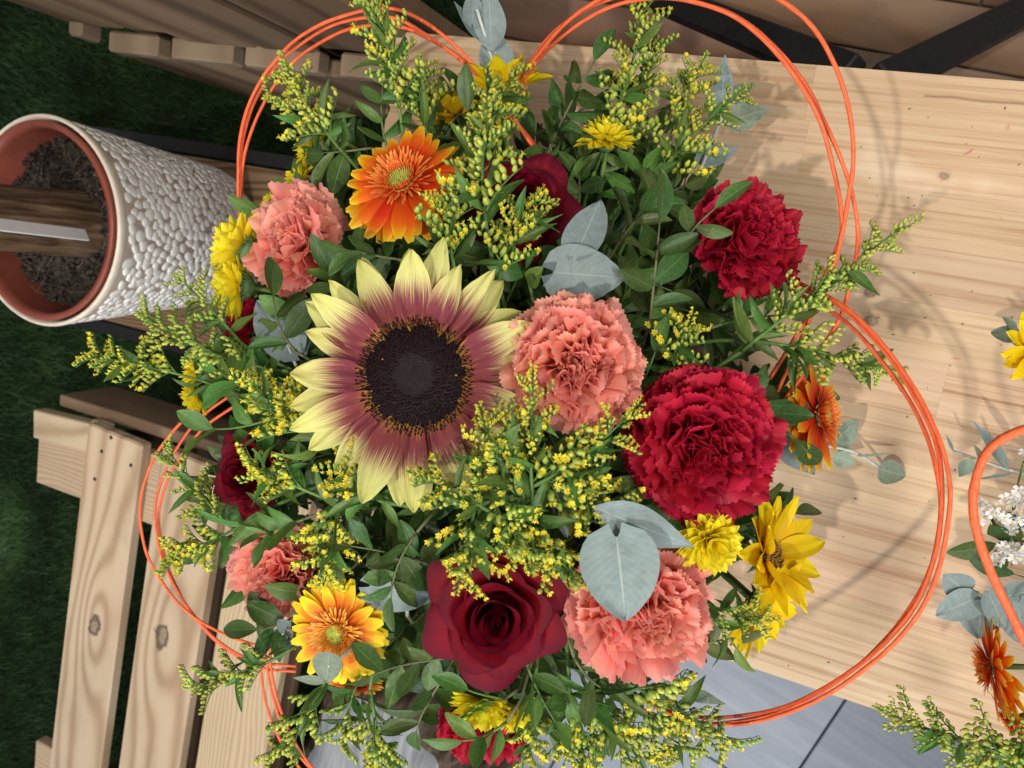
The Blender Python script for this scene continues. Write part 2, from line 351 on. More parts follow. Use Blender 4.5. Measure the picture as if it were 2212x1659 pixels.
MOUTH = Pz(1090, 845, .07)                # where all stems of the bouquet meet, on the table
def stem_to(root, p, n, mats='stem', r=.0016, mouth=None, name='stem', ln=.06, seg=6):
    mouth = mouth or MOUTH; inv = root.matrix_basis.inverted(); n = V3(n).normalized()
    m = mouth + V3((rng.uniform(-.018, .018), rng.uniform(-.018, .018), 0))
    q = min(ln, (p - m).length * .4)
    pts = [inv @ a for a in bez(p, p - n * q, m + V3((0, 0, q)), m, 10)]
    sc = root.matrix_basis.to_scale().x; b = MB(); b.tube(pts, r / sc, seg); return obj(name, b.mesh(name, [mats]), root)

# ------------------------------------------------------------------ flower kinds (unit = metres, face +Z)
_cache = {}
def C(key, fn):
    if key not in _cache: _cache[key] = fn()
    return _cache[key]

def carnation_petal(mat, seed):
    R = random.Random(seed); p1, p2, p3 = [R.random() * 6.3 for _ in range(3)]; k1 = R.uniform(2.6, 4.2); k2 = R.uniform(7, 10); NU = 34
    teeth = [(.015 if i % 2 else -.018) * R.uniform(.3, 1.7) for i in range(NU + 1)]
    def fn(u, v):
        s = u * 2 - 1; w = .10 + .60 * smooth(.10, .95, v); y = v * (1 - .24 * s * s * v)
        if v > .95: y += teeth[round(u * NU)]
        z = .23 * v * v * math.sin(k1 * s + p1 + v * 1.3) + .085 * v ** 3 * math.sin(k2 * s + p2) - .10 * s * s * v + .04 * math.sin(v * 7 + p3 + s * 2)
        x = w * s * (1 - .10 * abs(math.sin(k1 * s + p1)) * v)
        return (x, y, z + .26 * v * v - .30 * max(0, v - .8))
    b = MB(); b.surf(fn, NU, 8); return b.mesh(mat + '_petal', [mat])
def carnation(label, u, v, d, rpx, face, mat, spin=0., n=72, squash=1., group=None, stem=True, mouth=None):
    R = rpx * d / F; nrm = CW(*face); loc = Pd(u, v, d) - nrm * R * .25
    root = thing('carnation', label, 'carnation', basis(loc, nrm, spin), group)
    ms = [C(('carn', mat, i), lambda: carnation_petal(mat, i * 13 + 5)) for i in range(7)]
    r = random.Random(hash((int(u), int(v))) % 9999)
    for i in range(n):
        t = (i + .5) / n; al = math.radians(6 + 96 * t ** .62) + r.uniform(-.16, .16); az = i * 2.39996 + r.uniform(-.35, .35)
        L = R * (.58 + .46 * smooth(.0, .75, t)) * r.uniform(.9, 1.08); tw = r.uniform(-.9, .9) * (1 - t) + r.uniform(-.25, .25)
        w = L * (.78 if t > .35 else .64)
        m = RZ(az) @ T(0, R * .05, -.12 * R + .10 * R * (1 - t)) @ RX(PI / 2 - al) @ RY(tw) @ SC(w, L, L * squash)
        obj('petal', ms[r.randrange(7)], root, m)
    b = MB(); b.surf(lambda a, q: (math.cos(a * 2 * PI) * R * (.13 + .06 * q), math.sin(a * 2 * PI) * R * (.13 + .06 * q), -R * (.62 - .52 * q)), 10, 4)
    obj('calyx', b.mesh('calyx', ['calyx']), root)
    if stem: stem_to(root, root.matrix_basis @ V3((0, 0, -R * .6)), nrm, r=.0019, mouth=mouth)
    return root

def rose(label, u, v, d, rpx, face, spin=0., n=5, group=None, openness=1., stretch=1.):
    R = rpx * d / F; nrm = CW(*face); loc = Pd(u, v, d) - nrm * R * .55
    root = thing('rose', label, 'rose', basis(loc, nrm, spin), group); r = random.Random(int(u * 7 + v))
    # layers from the heart outwards: petals, lip radius, wrap radius, half wrap angle, height, outward roll
    layers = ((3, .04, .11, .07, 150, .84, .0), (4, .15, .24, .17, 118, .86, .025), (5, .28, .40, .29, 98, .84, .04), (5, .44, .57, .41, 84, .76, .07), (5, .62, .76, .52, 76, .62, .11), (n, .82, .98, .60, 70, .44, .17))
    az = 0.
    for li, (cnt, r0, r1, rho, half, ht, roll) in enumerate(layers):
        for i in range(cnt):
            f = i / max(1, cnt - 1); az += 2 * PI / cnt * (1.0 if cnt > 3 else 1.05) + r.uniform(-.16, .16) * (1.6 if li > 3 else 1)
            ro = R * (r0 + (r1 - r0) * f) * r.uniform(.97, 1.03); rh = R * rho * r.uniform(.9, 1.12); be = math.radians(half) * r.uniform(.9, 1.08); zt = R * ht * r.uniform(.96, 1.03)
            p1 = r.random() * 6; skew = r.uniform(-.3, .3); tip = r.uniform(.2, 1.2); ro_ = roll * R * openness * r.uniform(.6, 1.3)
            def fn(a, q, ro=ro, rh=rh, be=be, zt=zt, p1=p1, skew=skew, tip=tip, ro_=ro_, li=li):
                s = a * 2 - 1; ss = s - skew * (1 - s * s); qq = q * (1 - (.08 + .05 * li) * abs(ss) ** 2.6)
                rr = ro * (.25 + .75 * qq ** (.45 + .12 * li)) if li else ro * (.9 + .5 * math.sin(PI * qq) - .3 * qq)
                z = zt * qq ** (.85 + .16 * li); w = .45 + .55 * smooth(0, .5, q)
                k = max(0, (q - .76) / .24); rr += ro_ * k * k * (1 + .6 * tip * math.exp(-(ss * 2.8) ** 2)); z -= ro_ * .75 * k ** 2.4
                rw = rh * w; z += R * .02 * k * math.sin(s * 4 + p1); rr += R * .015 * li * .5 * k * math.sin(s * 6 + p1)
                return (rw * math.sin(be * s) * stretch, rr - rw * (1 - math.cos(be * s)) , z)
            b = MB(); b.surf(fn, 18, 12); obj('petal', b.mesh('rose_petal', ['rose']), root, RZ(az))
    b = MB()
    for k in range(5):
        an = k * 1.2566; dx, dy = math.cos(an), math.sin(an)
        b.tube([V3((0, 0, -R * .15)), V3((dx * R * .25, dy * R * .25, -R * .02)), V3((dx * R * .6, dy * R * .6, -R * .12))], [R * .10, R * .09, R * .01], 5)
    obj('sepals', b.mesh('sepals', ['calyx']), root)
    stem_to(root, root.matrix_basis @ V3((0, 0, -R * .1)), nrm, r=.0028)
    return root

def gerbera(label, u, v, d, rpx, face, yellow=False, spin=0., group=None, stem=True, mouth=None, gap=0):
    R = rpx * d / F; nrm = CW(*face); root = thing('gerbera', label, 'gerbera', basis(Pd(u, v, d), nrm, spin), group)
    pm = 'gerby' if yellow else 'gerb'; im = 'gerbin_y' if yellow else 'gerbin'; r = random.Random(int(u * 3 + v))
    big = [C((pm, i), lambda: petal(pm, 1, .27, p_round, .12 - .08 * i, -.26 + .10 * i, -.22, .018, 6, 9, 0, .03, i)) for i in range(4)]
    mid = [C((im, i), lambda: petal(im, 1, .085, p_round, .35, -.3 + .2 * i, -.2, .0, 3, 5, 0, 0, i)) for i in range(2)]
    for ring, (n, L, r0, tilt) in enumerate(((24, .82, .20, -.10), (22, .79, .19, .03))):
        for i in range(n):
            if gap and ring == 0 and i % 5 == 0: continue
            a = (i + ring * .5) / n * 2 * PI + r.uniform(-.07, .07)
            m = RZ(a) @ T(0, R * r0, R * .035 * ring) @ RX(tilt + r.uniform(-.14, .12)) @ RY(r.uniform(-.25, .25)) @ SC(R * r.uniform(.85, 1.05), R * L * r.uniform(.9, 1.06), R)
            obj('petal', big[r.randrange(4)], root, m)
    for ring, (n, L, r0, tilt, h) in enumerate(((52, .36, .18, .12, .06), (56, .27, .18, .26, .07), (60, .15, .19, .55, .08))):
        for i in range(n):
            a = (i + ring * .37) / n * 2 * PI + r.uniform(-.08, .08)
            m = RZ(a) @ T(0, R * r0, R * h) @ RX(tilt + r.uniform(-.2, .2)) @ SC(R * .55, R * L * r.uniform(.8, 1.15), R * .5)
            obj('inner_petal', mid[r.randrange(2)], root, m)
    b = MB(); b.surf(lambda a, q: (math.cos(a * 2 * PI) * R * .23 * q, math.sin(a * 2 * PI) * R * .23 * q, R * (.14 - .05 * q * q)), 14, 4)
    for i in range(150):
        rr = R * .21 * math.sqrt(i / 150); a = i * 2.39996; c = (math.cos(a) * rr, math.sin(a) * rr, R * (.13 - .03 * (rr / R / .21) ** 2))
        b.blob(c, (math.cos(a) * .3 * rr / R / .2, math.sin(a) * .3 * rr / R / .2, 1), R * (.05 + .08 * (i / 150) ** 2), R * .011, 4, 2, 1 if i > 85 else 0)
    tag(obj('disc_florets', b.mesh('gerbera_disc', ['gerbdisc', im]), root), None, None, None, 'stuff')
    b = MB(); b.blob((0, 0, -R * .20), (0, 0, 1), R * .24, R * .20, 10, 5, 0, .3, .9); obj('calyx', b.mesh('calyx', ['calyx']), root)
    if stem: stem_to(root, root.matrix_basis @ V3((0, 0, -R * .18)), nrm, r=.0022, mouth=mouth)
    return root

def mum(label, u, v, d, rpx, face, spin=0., n=84, group=None, a1=100, flat=1., stem=True):
    R = rpx * d / F; nrm = CW(*face); root = thing('chrysanthemum', label, 'chrysanthemum', basis(Pd(u, v, d) - nrm * R * .45, nrm, spin), group)
    ms = [C(('mum', i), lambda: petal('mum', 1, .36, p_spoon, -.15, .75 - .25 * i, .5, .0, 4, 6, 0, .03, i)) for i in range(3)]
    r = random.Random(int(u + v * 5))
    for i in range(n):
        t = (i + .5) / n; al = math.radians(5 + (a1 - 5) * t ** .58) + r.uniform(-.10, .10); L = R * (.80 + .28 * t) * r.uniform(.9, 1.08)
        m = RZ(i * 2.39996 + r.uniform(-.12, .12)) @ T(0, R * .05, 0) @ RX(PI / 2 - al) @ RY(r.uniform(-.25, .25)) @ SC(R * (.78 + .3 * t), L, L)
        obj('petal', ms[r.randrange(3)], root, m)
    b = MB(); b.blob((0, 0, -R * .42), (0, 0, 1), R * .50, R * .36, 12, 5, 0, .25, .8)
    for i in range(40):
        a = i * 2.39996; t = i / 40; rr = R * (.12 + .26 * t)
        b.blob((math.cos(a) * rr, math.sin(a) * rr, -R * (.40 - .30 * t)), (math.cos(a), math.sin(a), .9), R * .2, R * .045, 4, 2, 0, .6, .1)
    obj('calyx', b.mesh('calyx', ['calyx']), root)
    if stem: stem_to(root, root.matrix_basis @ V3((0, 0, -R * .4)), nrm, r=.0019)
    return root

def yellow_sunflower(label, u, v, d, rpx, face, spin=0., n=20, group=None, cup=.35, stem=True, mouth=None, disc='brown_disc', rd=.24):
    R = rpx * d / F; nrm = CW(*face); root = thing('sunflower', label, 'sunflower', basis(Pd(u, v, d), nrm, spin), group)
    ms = [C(('ys', i), lambda: petal('ysun', 1, .42, p_sun, .30 - .1 * i, -.55 + .25 * i, .30, .03, 8, 10, 0, .07, i)) for i in range(4)]
    r = random.Random(int(u * 5 + v))
    for i in range(n):
        ring = i % 2; a = i / n * 2 * PI + r.uniform(-.12, .12)
        m = RZ(a) @ T(0, R * rd * .75, -.03 * R * ring) @ RX(cup * (1 if ring == 0 else .45) + r.uniform(-.2, .2)) @ RY(r.uniform(-.35, .35)) @ SC(R * r.uniform(.75, .95), R * r.uniform(.70, .86), R * .8)
        obj('petal', ms[r.randrange(4)], root, m)
    b = MB(); b.surf(lambda a, q: (math.cos(a * 2 * PI) * R * rd * q, math.sin(a * 2 * PI) * R * rd * q, R * (.08 - .05 * q * q)), 14, 4)
    for i in range(160):
        rr = R * rd * math.sqrt(i / 160); a = i * 2.39996
        b.blob((math.cos(a) * rr, math.sin(a) * rr, R * .06), (0, 0, 1), R * .06, R * .014, 4, 2, 1 if i % 3 else 0)
    tag(obj('disc_florets', b.mesh('disc', [disc, 'pollen']), root), None, None, None, 'stuff')
    b = MB(); b.blob((0, 0, -R * .22), (0, 0, 1), R * .2, R * .2, 10, 4, 0, .3, .9)
    for i in range(14):
        a = i / 14 * 2 * PI; dx, dy = math.cos(a), math.sin(a)
        b.tube([V3((dx * R * .12, dy * R * .12, -R * .1)), V3((dx * R * .32, dy * R * .32, -R * .06)), V3((dx * R * .5, dy * R * .5, -R * .14))], [R * .05, R * .045, R * .004], 4)
    obj('sepals', b.mesh('sepals', ['calyx']), root)
    if stem: stem_to(root, root.matrix_basis @ V3((0, 0, -R * .2)), nrm, r=.003, mouth=mouth)
    return root

def bicolor_sunflower(label, u, v, d, disc_px, face, spin=0.):
    Rd = disc_px * d / F; nrm = CW(*face); root = thing('sunflower', label, 'sunflower', basis(Pd(u, v, d), nrm, spin))
    ms = [petal('bicolor', 1, .40, p_sun, .22 - .12 * (i % 3), -.35 + .15 * (i % 4), .22, .045, 12, 14, 0, .06, i, .04) for i in range(7)]
    r = random.Random(11)
    for ring, (n, L, off, tilt) in enumerate(((18, 1.76, 0, -.05), (16, 1.68, .5, .11))):
        for i in range(n):
            a = (i + off) / n * 2 * PI + r.uniform(-.075, .075)
            m = RZ(a) @ T(0, Rd * .84, -.10 * Rd + .07 * Rd * ring) @ RX(tilt + r.uniform(-.16, .14)) @ RY(r.uniform(-.28, .28)) @ RZ(r.uniform(-.13, .13)) @ SC(Rd * 1.64 * r.uniform(.84, 1.14), Rd * L * r.uniform(.88, 1.08), Rd * 1.5)
            obj('petal', ms[r.randrange(7)], root, m)
    b = MB(); b.surf(lambda a, q: (math.cos(a * 2 * PI) * Rd * 1.0 * q, math.sin(a * 2 * PI) * Rd * 1.0 * q, Rd * (.10 + .10 * math.cos(q * PI * .9) * .6 + .06 * smooth(.2, .6, q) - .12 * q ** 4)), 30, 10)
    dsc = obj('disc', b.mesh('sunflower_disc', ['disc']), root)
    b = MB(); n = 900
    for i in range(n):
        q = math.sqrt((i + .5) / n); a = i * 2.399963; dx, dy = math.cos(a), math.sin(a); c = V3((dx * Rd * q * 1.05, dy * Rd * q * 1.05, Rd * (.10 + .06 * math.cos(q * PI * .9) + .06 * smooth(.2, .6, q) - .12 * q ** 4)))
        if q < .36: b.blob(c, (dx * -.3, dy * -.3, 1), Rd * .035, Rd * .012, 4, 2, 0, .8, .15)
        else:
            h = Rd * (.07 + .07 * smooth(.4, 1, q)) * r.uniform(.7, 1.25); ax = V3((dx * (.15 + 1.1 * q ** 5) + r.uniform(-.25, .25), dy * (.15 + 1.1 * q ** 5) + r.uniform(-.25, .25), 1)).normalized()
            b.tube([c, c + ax * h], Rd * .0085, 4, 1, False)
            b.blob(c + ax * h * .8, ax, Rd * .05, Rd * .021 * r.uniform(.7, 1.25), 5, 2, 2 if r.random() < .006 else 1, .7, .5)
    tag(obj('disc_florets', b.mesh('sunflower_florets', ['disc_core', 'floret', 'pollen']), dsc), None, None, None, 'stuff')
    b = MB(); b.blob((0, 0, -Rd * .5), (0, 0, 1), Rd * .5, Rd * .9, 12, 4, 0, .3, .9); obj('calyx', b.mesh('calyx', ['calyx']), root)
    stem_to(root, root.matrix_basis @ V3((0, 0, -Rd * .5)), nrm, r=.0042)
    return root

# ------------------------------------------------------------------ greenery
def bud_cluster(openf, seed, nb=11):
    """one arching side branch of goldenrod, 26 mm long, buds on its upper side"""
    R = random.Random(seed); b = MB(); L = .026; curve = R.uniform(.2, .5)
    ax = lambda t: V3((0, L * t, -L * curve * t * t + L * .1 * t))
    b.tube([ax(i / 5) for i in range(6)], [.0007 - .0004 * i / 5 for i in range(6)], 4, 0)
    for i in range(nb):
        t = .16 + .84 * i / (nb - 1); p = ax(t); s = 1 if i % 2 else -1
        dr = V3((s * R.uniform(.4, 1.1), R.uniform(.2, .8), R.uniform(.4, 1.1))).normalized(); pl = L * R.uniform(.07, .16) * (1.1 - .5 * t)
        q = p + dr * pl; b.tube([p, q], .00035, 4, 0, False)
        dr = (dr + V3((0, .5, .3))).normalized(); bl = R.uniform(.0044, .0060) * (1.05 - .25 * t); br = bl * R.uniform(.31, .38); op = R.random() < openf
        b.blob(q, dr, bl, br, 6, 4, 1, .35, .5)
        e = q + dr * bl * .92
        if op:
            a0 = dr.orthogonal().normalized(); a1 = dr.cross(a0); n = R.choice((6, 7, 8)); sp = R.uniform(.5, 1.2); ll = R.uniform(.0022, .0033)
            for k in range(n):
                an = k / n * 6.283 + R.uniform(-.2, .2); o = a0 * math.cos(an) + a1 * math.sin(an); tg = dr.cross(o)
                d2 = (o * sp + dr * .8).normalized(); e0 = e + o * br * .3
                vs = [e0 - tg * .0003, e0 + tg * .0003, e0 + d2 * ll * .6 + tg * .0007, e0 + d2 * ll, e0 + d2 * ll * .6 - tg * .0007]
                b.add(vs, [(0, 1, 2, 3, 4)], [(0, 0)] * 5, 2)
            b.blob(e - dr * .0003, dr, .0013, .0007, 5, 2, 2)
        elif R.random() < (.55 if openf > .1 else .22): b.blob(e - dr * .0004, dr, .0011, .0007, 5, 2, 2, .9, .4)
    return b.mesh('bud_cluster', ['stem', 'bud', 'budy'])
CL = {k: [bud_cluster(f, s + 31 * i) for i in range(4)] for k, f, s in (('c', .0, 1), ('h', .35, 2), ('o', .72, 3))}
LAN = [petal('leafl', 1, (.26, .22, .30, .24, .20)[i], p_lan, .25, (-.9, -.4, .2, -1.5, -.7)[i], (.35, .6, .2, .4, .8)[i], 0, 4, 9, 0, (.05, .1, .15, .08, .04)[i], i, (.03, .1, .05, .08, .12)[i]) for i in range(5)]
OVL = [petal('leaf', 1, (.46, .40, .52, .44, .36, .48)[i], p_oval, .15, (-.5, -.1, .35, -1.0, -.3, .1)[i], (.28, .5, .15, .35, .7, .1)[i], 0, 4, 9, 0, (.04, .10, .02, .14, .05, .09)[i], i, (0, .06, .03, .08, .02, .1)[i]) for i in range(6)]
OVLL = [petal('leafl', 1, (.44, .38, .48, .40)[i], p_oval, .15, (-.5, .2, -1., -.2)[i], (.28, .6, .2, .4)[i], 0, 4, 9, 0, (.04, .1, .12, .06)[i], i, (.02, .08, .04, .1)[i]) for i in range(4)]
LAND = [petal('leafd', 1, .24, p_lan, .1, -.5 + .3 * i, .3, 0, 4, 9, 0, .04, i) for i in range(3)]
HRT = [petal('euc', 1, .95, p_heart, .1, -.35 + .2 * i, .16, 0, 8, 14, -.02, .04, i, 0, .17) for i in range(4)]
EOV = [petal('euc', 1, .48, p_lan, .1, -.45 + .25 * i, .20, 0, 6, 10, 0, .05, i) for i in range(4)]
HRTD = [petal('eucd', 1, .85, p_heart, .1, -.4 + .3 * i, .18, 0, 8, 12, 0, .04, i) for i in range(3)]
EOVD = [petal('eucd', 1, .42, p_lan, .1, -.4 + .3 * i, .2, 0, 6, 10, 0, .04, i) for i in range(3)]

def goldenrod(label, base, tip, nc=14, kind='c', nleaf=6, seed=0, size=1., bend=.12, frm=.18, group='goldenrod sprigs in the bouquet', mouth=None, to_mouth=True, dense=1.):
    """base, tip = (u, v, depth)"""
    R = random.Random(seed * 17 + 3); A = Pd(*base); B = Pd(*tip); ax = B - A; ln = ax.length; up = V3((0, 0, 1))
    root = thing('goldenrod_sprig', label, 'goldenrod', M4.Translation(A), group)
    ctl = ax * .5 + (up * bend + CW(R.uniform(-1, 1), R.uniform(-1, 1), 0) * .10) * ln
    P = lambda t: ctl * (2 * t * (1 - t)) + ax * (t * t); D = lambda t: (ctl * (2 - 4 * t) + ax * (2 * t)).normalized()
    b = MB(); b.tube([P(i / 12) for i in range(13)], [.0014 - .0009 * i / 12 for i in range(13)], 6); obj('stem', b.mesh('stem', ['stem']), root)
    for i in range(nc):
        t = frm + (1 - frm) * ((i + .6) / nc) ** .9; d = D(t); a = i * 2.4 + R.uniform(-.5, .5)
        s0 = d.cross(up); s0 = s0.normalized() if s0.length > .1 else d.orthogonal().normalized(); s1 = s0.cross(d)
        side = s0 * math.cos(a) + s1 * math.sin(a); dr = (d * R.uniform(.6, 1.0) + side * R.uniform(.6, 1.)).normalized()
        k = kind if len(kind) == 1 else kind[min(len(kind) - 1, int(R.random() * len(kind)))]
        sc = 1.12 * size * (1.05 - .50 * t) * R.uniform(.75, 1.2) * (1 if t < .93 else 1.1)
        obj('bud_cluster', CL[k][R.randrange(4)], root, along(P(t), dr, d + up * .6 + TOCAM * .4, (sc * R.choice((-1, 1)), sc, sc)))
    obj('bud_cluster', CL[kind[0]][R.randrange(4)], root, along(P(.97), D(1), TOCAM, (size * .6,) * 3))
    for i in range(nleaf + 4):
        t = R.uniform(.02, .85); d = D(t); side = (CW(R.uniform(-1, 1), R.uniform(-1, 1), R.uniform(-.5, .8)) - d * .2).normalized()
        L = .034 * size * R.uniform(.6, 1.15) * (1.1 - .5 * t)
        obj('leaf', LAN[R.randrange(5)], root, along(P(t), d * R.uniform(.4, 1.) + side, TOCAM + CW(R.uniform(-.8, .8), R.uniform(-.8, .8), 0), (L * R.choice((-1, 1)), L, L)))
    if to_mouth: stem_to(root, A, D(0), r=.0014, mouth=mouth, name='lower_stem', ln=.05)
    return root
def twig(label, base, tip, pairs=4, leafpx=85, kind='d', seed=0, group='dark green leafy sprigs among the flowers', to_mouth=True, width=1., term=True, mouth=None, facing=.75):
    R = random.Random(seed * 29 + 1); A = Pd(*base); B = Pd(*tip); ax = B - A; ln = ax.length
    root = thing('leafy_sprig', label, 'leaf sprig', M4.Translation(A), group)
    ctl = ax * .5 + (V3((0, 0, 1)) * .12 + CW(R.uniform(-1, 1), R.uniform(-1, 1), 0) * .12) * ln
    P = lambda t: ctl * (2 * t * (1 - t)) + ax * (t * t); D = lambda t: (ctl * (2 - 4 * t) + ax * (2 * t)).normalized()
    b = MB(); b.tube([P(i / 8) for i in range(9)], [.0011 - .0006 * i / 8 for i in range(9)], 5); obj('stem', b.mesh('stem', ['woodstem' if kind == 'd' else 'stem']), root)
    LM = {'d': OVL, 'l': OVLL, 'n': LAN, 'o': LAND}[kind]; L0 = leafpx * base[2] / F
    for i in range(pairs):
        for s in (-1, 1):
            t = .18 + .78 * (i + (.25 if s > 0 else 0)) / pairs; d = D(t); n = (TOCAM * facing + CW(R.uniform(-.7, .7), R.uniform(-.7, .7), R.uniform(-.2, .5))).normalized()
            side = d.cross(n).normalized() * s; dr = (d * R.uniform(.35, .8) + side + n * R.uniform(-.35, .25)).normalized(); L = L0 * R.uniform(.75, 1.12)
            obj('leaf', LM[R.randrange(len(LM))], root, along(P(t), dr, n, (L * width, L, L)))
    if term: obj('leaf', LM[0], root, along(P(1), D(1), TOCAM + CW(R.uniform(-.5, .5), R.uniform(-.5, .5), 0), (L0 * width, L0, L0)))
    if to_mouth: stem_to(root, A, D(0), r=.0011, mouth=mouth, name='lower_stem', ln=.04, mats='woodstem')
    return root
def eucalyptus(label, stem_pts, leaves, group='eucalyptus sprigs in the bouquet', green=False, to_mouth=True, mouth=None, sr=.0013, stem_mat='whitestem'):
    """leaves = (u0, v0, u1, v1, width_px, depth0, depth1, shape h/o, roll)"""
    pts = [Pd(*p) for p in stem_pts]; A = pts[0]; root = thing('eucalyptus_sprig', label, 'eucalyptus', M4.Translation(A), group)
    b = MB(); b.tube([p - A for p in (catmull(pts, 5) if len(pts) > 2 else pts)], sr, 6); obj('stem', b.mesh('stem', [stem_mat]), root)
    for i, (u0, v0, u1, v1, wpx, d0, d1, sh, roll) in enumerate(leaves):
        p, q = Pd(u0, v0, d0), Pd(u1, v1, d1); L = (q - p).length; me = {'h': HRT, 'o': EOV, 'H': HRTD, 'O': EOVD}[sh]; wn = {'h': .95, 'o': .48, 'H': .85, 'O': .42}[sh]
        side = (q - p).cross(TOCAM).normalized(); n = TOCAM * math.cos(roll) + side * math.sin(roll); W = wpx * (d0 + d1) / 2 / F
        obj('leaf', me[i % len(me)], root, along(p - A, q - p, n, (W / wn, L, min(L, W) * .9)))
    if to_mouth: stem_to(root, A, pts[1] - pts[0], r=sr, mouth=mouth, name='lower_stem', ln=.05, mats='woodstem')
    return root

# ------------------------------------------------------------------ setting
FLOOR = -.45
MOUTH = V3((-.125, .185, .06))
MAT['pine1'] = wood_plank('pine_board_a', (.35, .245, .15), (.46, .35, .23), (.52, .41, .28), [(-.16, .006, .024, .013)], freq=27)
MAT['pine2'] = wood_plank('pine_board_b', (.33, .235, .14), (.44, .33, .215), (.50, .395, .27), [(-.19, -.008, .030, .016)], freq=25)
MAT['pine3'] = wood_plank('pine_board_c', (.37, .265, .165), (.43, .32, .205), (.48, .37, .245), [], freq=120, dirt=.12)
MAT['oldwood'] = wood_plank('weathered_board', (.105, .066, .038), (.165, .110, .068), (.21, .145, .092), [], freq=10, rough=.75, dirt=.5, vary=.28)
MAT['endgrain'] = wood_plank('board_end', (.20, .145, .095), (.225, .165, .11), (.25, .185, .125), [], freq=16, rough=.8, dirt=.3)
MAT['brownwood'] = wood_plank('brown_tabletop', (.075, .042, .022), (.14, .085, .047), (.19, .12, .07), [], freq=120, rough=.5, dirt=.1)
MAT['floorboard'] = wood_plank('dirty_floorboard', (.12, .062, .034), (.185, .105, .064), (.225, .145, .10), [], freq=7, rough=.38, dirt=.85)
MAT['black'] = plain('black_steel', (.009, .009, .010), .5, .3, nscale=80, namt=.3)
MAT['cream'] = plain('cream_glaze', (.70, .62, .52), .42, .4, nscale=60, namt=.12)
MAT['potgap'] = plain('pot_clay', (.60, .50, .41), .6, .25, nscale=70, namt=.25)
MAT['pebble'] = plain('pebble_glaze', (.80, .785, .755), .18, .5, nscale=50, namt=.06, bump=.1, coat=.4)
MAT['terra'] = plain('brown_plastic', (.20, .050, .032), .40, .4, nscale=40, namt=.12)
MAT['soil'] = plain('soil', (.045, .037, .031), .95, .1, nscale=150, namt=.8, bump=1., bdist=.006)
MAT['fibre'] = plain('root_fibre', (.15, .115, .08), .9, .1)
MAT['plastic'] = plain('white_plastic', (.72, .72, .74), .35, .4, namt=.04)
MAT['darkbowl'] = plain('dark_green_plastic', (.012, .028, .014), .5, .3)
MAT['grass'] = plain('turf_blade', (.022, .055, .014), .55, .25, nscale=6, namt=.75, bump=0, transl=.12)
MAT['ground'] = plain('turf_backing', (.010, .022, .008), .9, .1)
def trunk_mat():
    t = NT('palm_trunk'); o = t.obj(); g = t.noise(t.mapped(o, (90, 90, 5)), 1., 5., .65, .6)
    c = t.ramp(g, [(.3, (.03, .018, .010)), (.48, (.11, .068, .040)), (.75, (.22, .15, .095))]); return t.finish(c, .85, .15, 0, t.bump(g, 1., .006))
MAT['trunk'] = trunk_mat()
def tile_mat():
    t = NT('grey_wood_tile'); o = t.obj(); r = t.rand10(); g = t.noise(t.mapped(o, (34, 5, 1), r), 1., 5., .62, .5); b = t.noise(t.mapped(o, (4, 3, 1), r), 1., 3.)
    c = t.ramp(g, [(.3, (.09, .108, .14)), (.55, (.14, .162, .20)), (.78, (.21, .23, .265))]); c = t.mix(t.math('MULTIPLY', b, .3), c, (.15, .16, .19))
    return t.finish(t.vary(c, .28), .34, .4, 0, t.bump(g, .12, .0006))
MAT['tile'] = tile_mat()
def stump_mat():
    t = NT('stump_wood'); o = t.obj(); g = t.noise(t.mapped(o, (7, 46, 9)), 1., 6., .65, 1.2)
    c = t.ramp(g, [(.3, (.13, .145, .165)), (.55, (.25, .265, .285)), (.8, (.36, .37, .385))]); return t.finish(c, .7, .25, 0, t.bump(g, .3, .002))
MAT['stump'] = stump_mat()
def bark_mat():
    t = NT('stump_bark'); o = t.obj(); g = t.noise(t.mapped(o, (60, 60, 8)), 1., 5., .65, .4)
    c = t.ramp(g, [(.32, (.03, .022, .017)), (.55, (.13, .098, .072)), (.8, (.25, .20, .155))]); return t.finish(c, .85, .15, 0, t.bump(g, 1., .006))
MAT['bark'] = bark_mat()

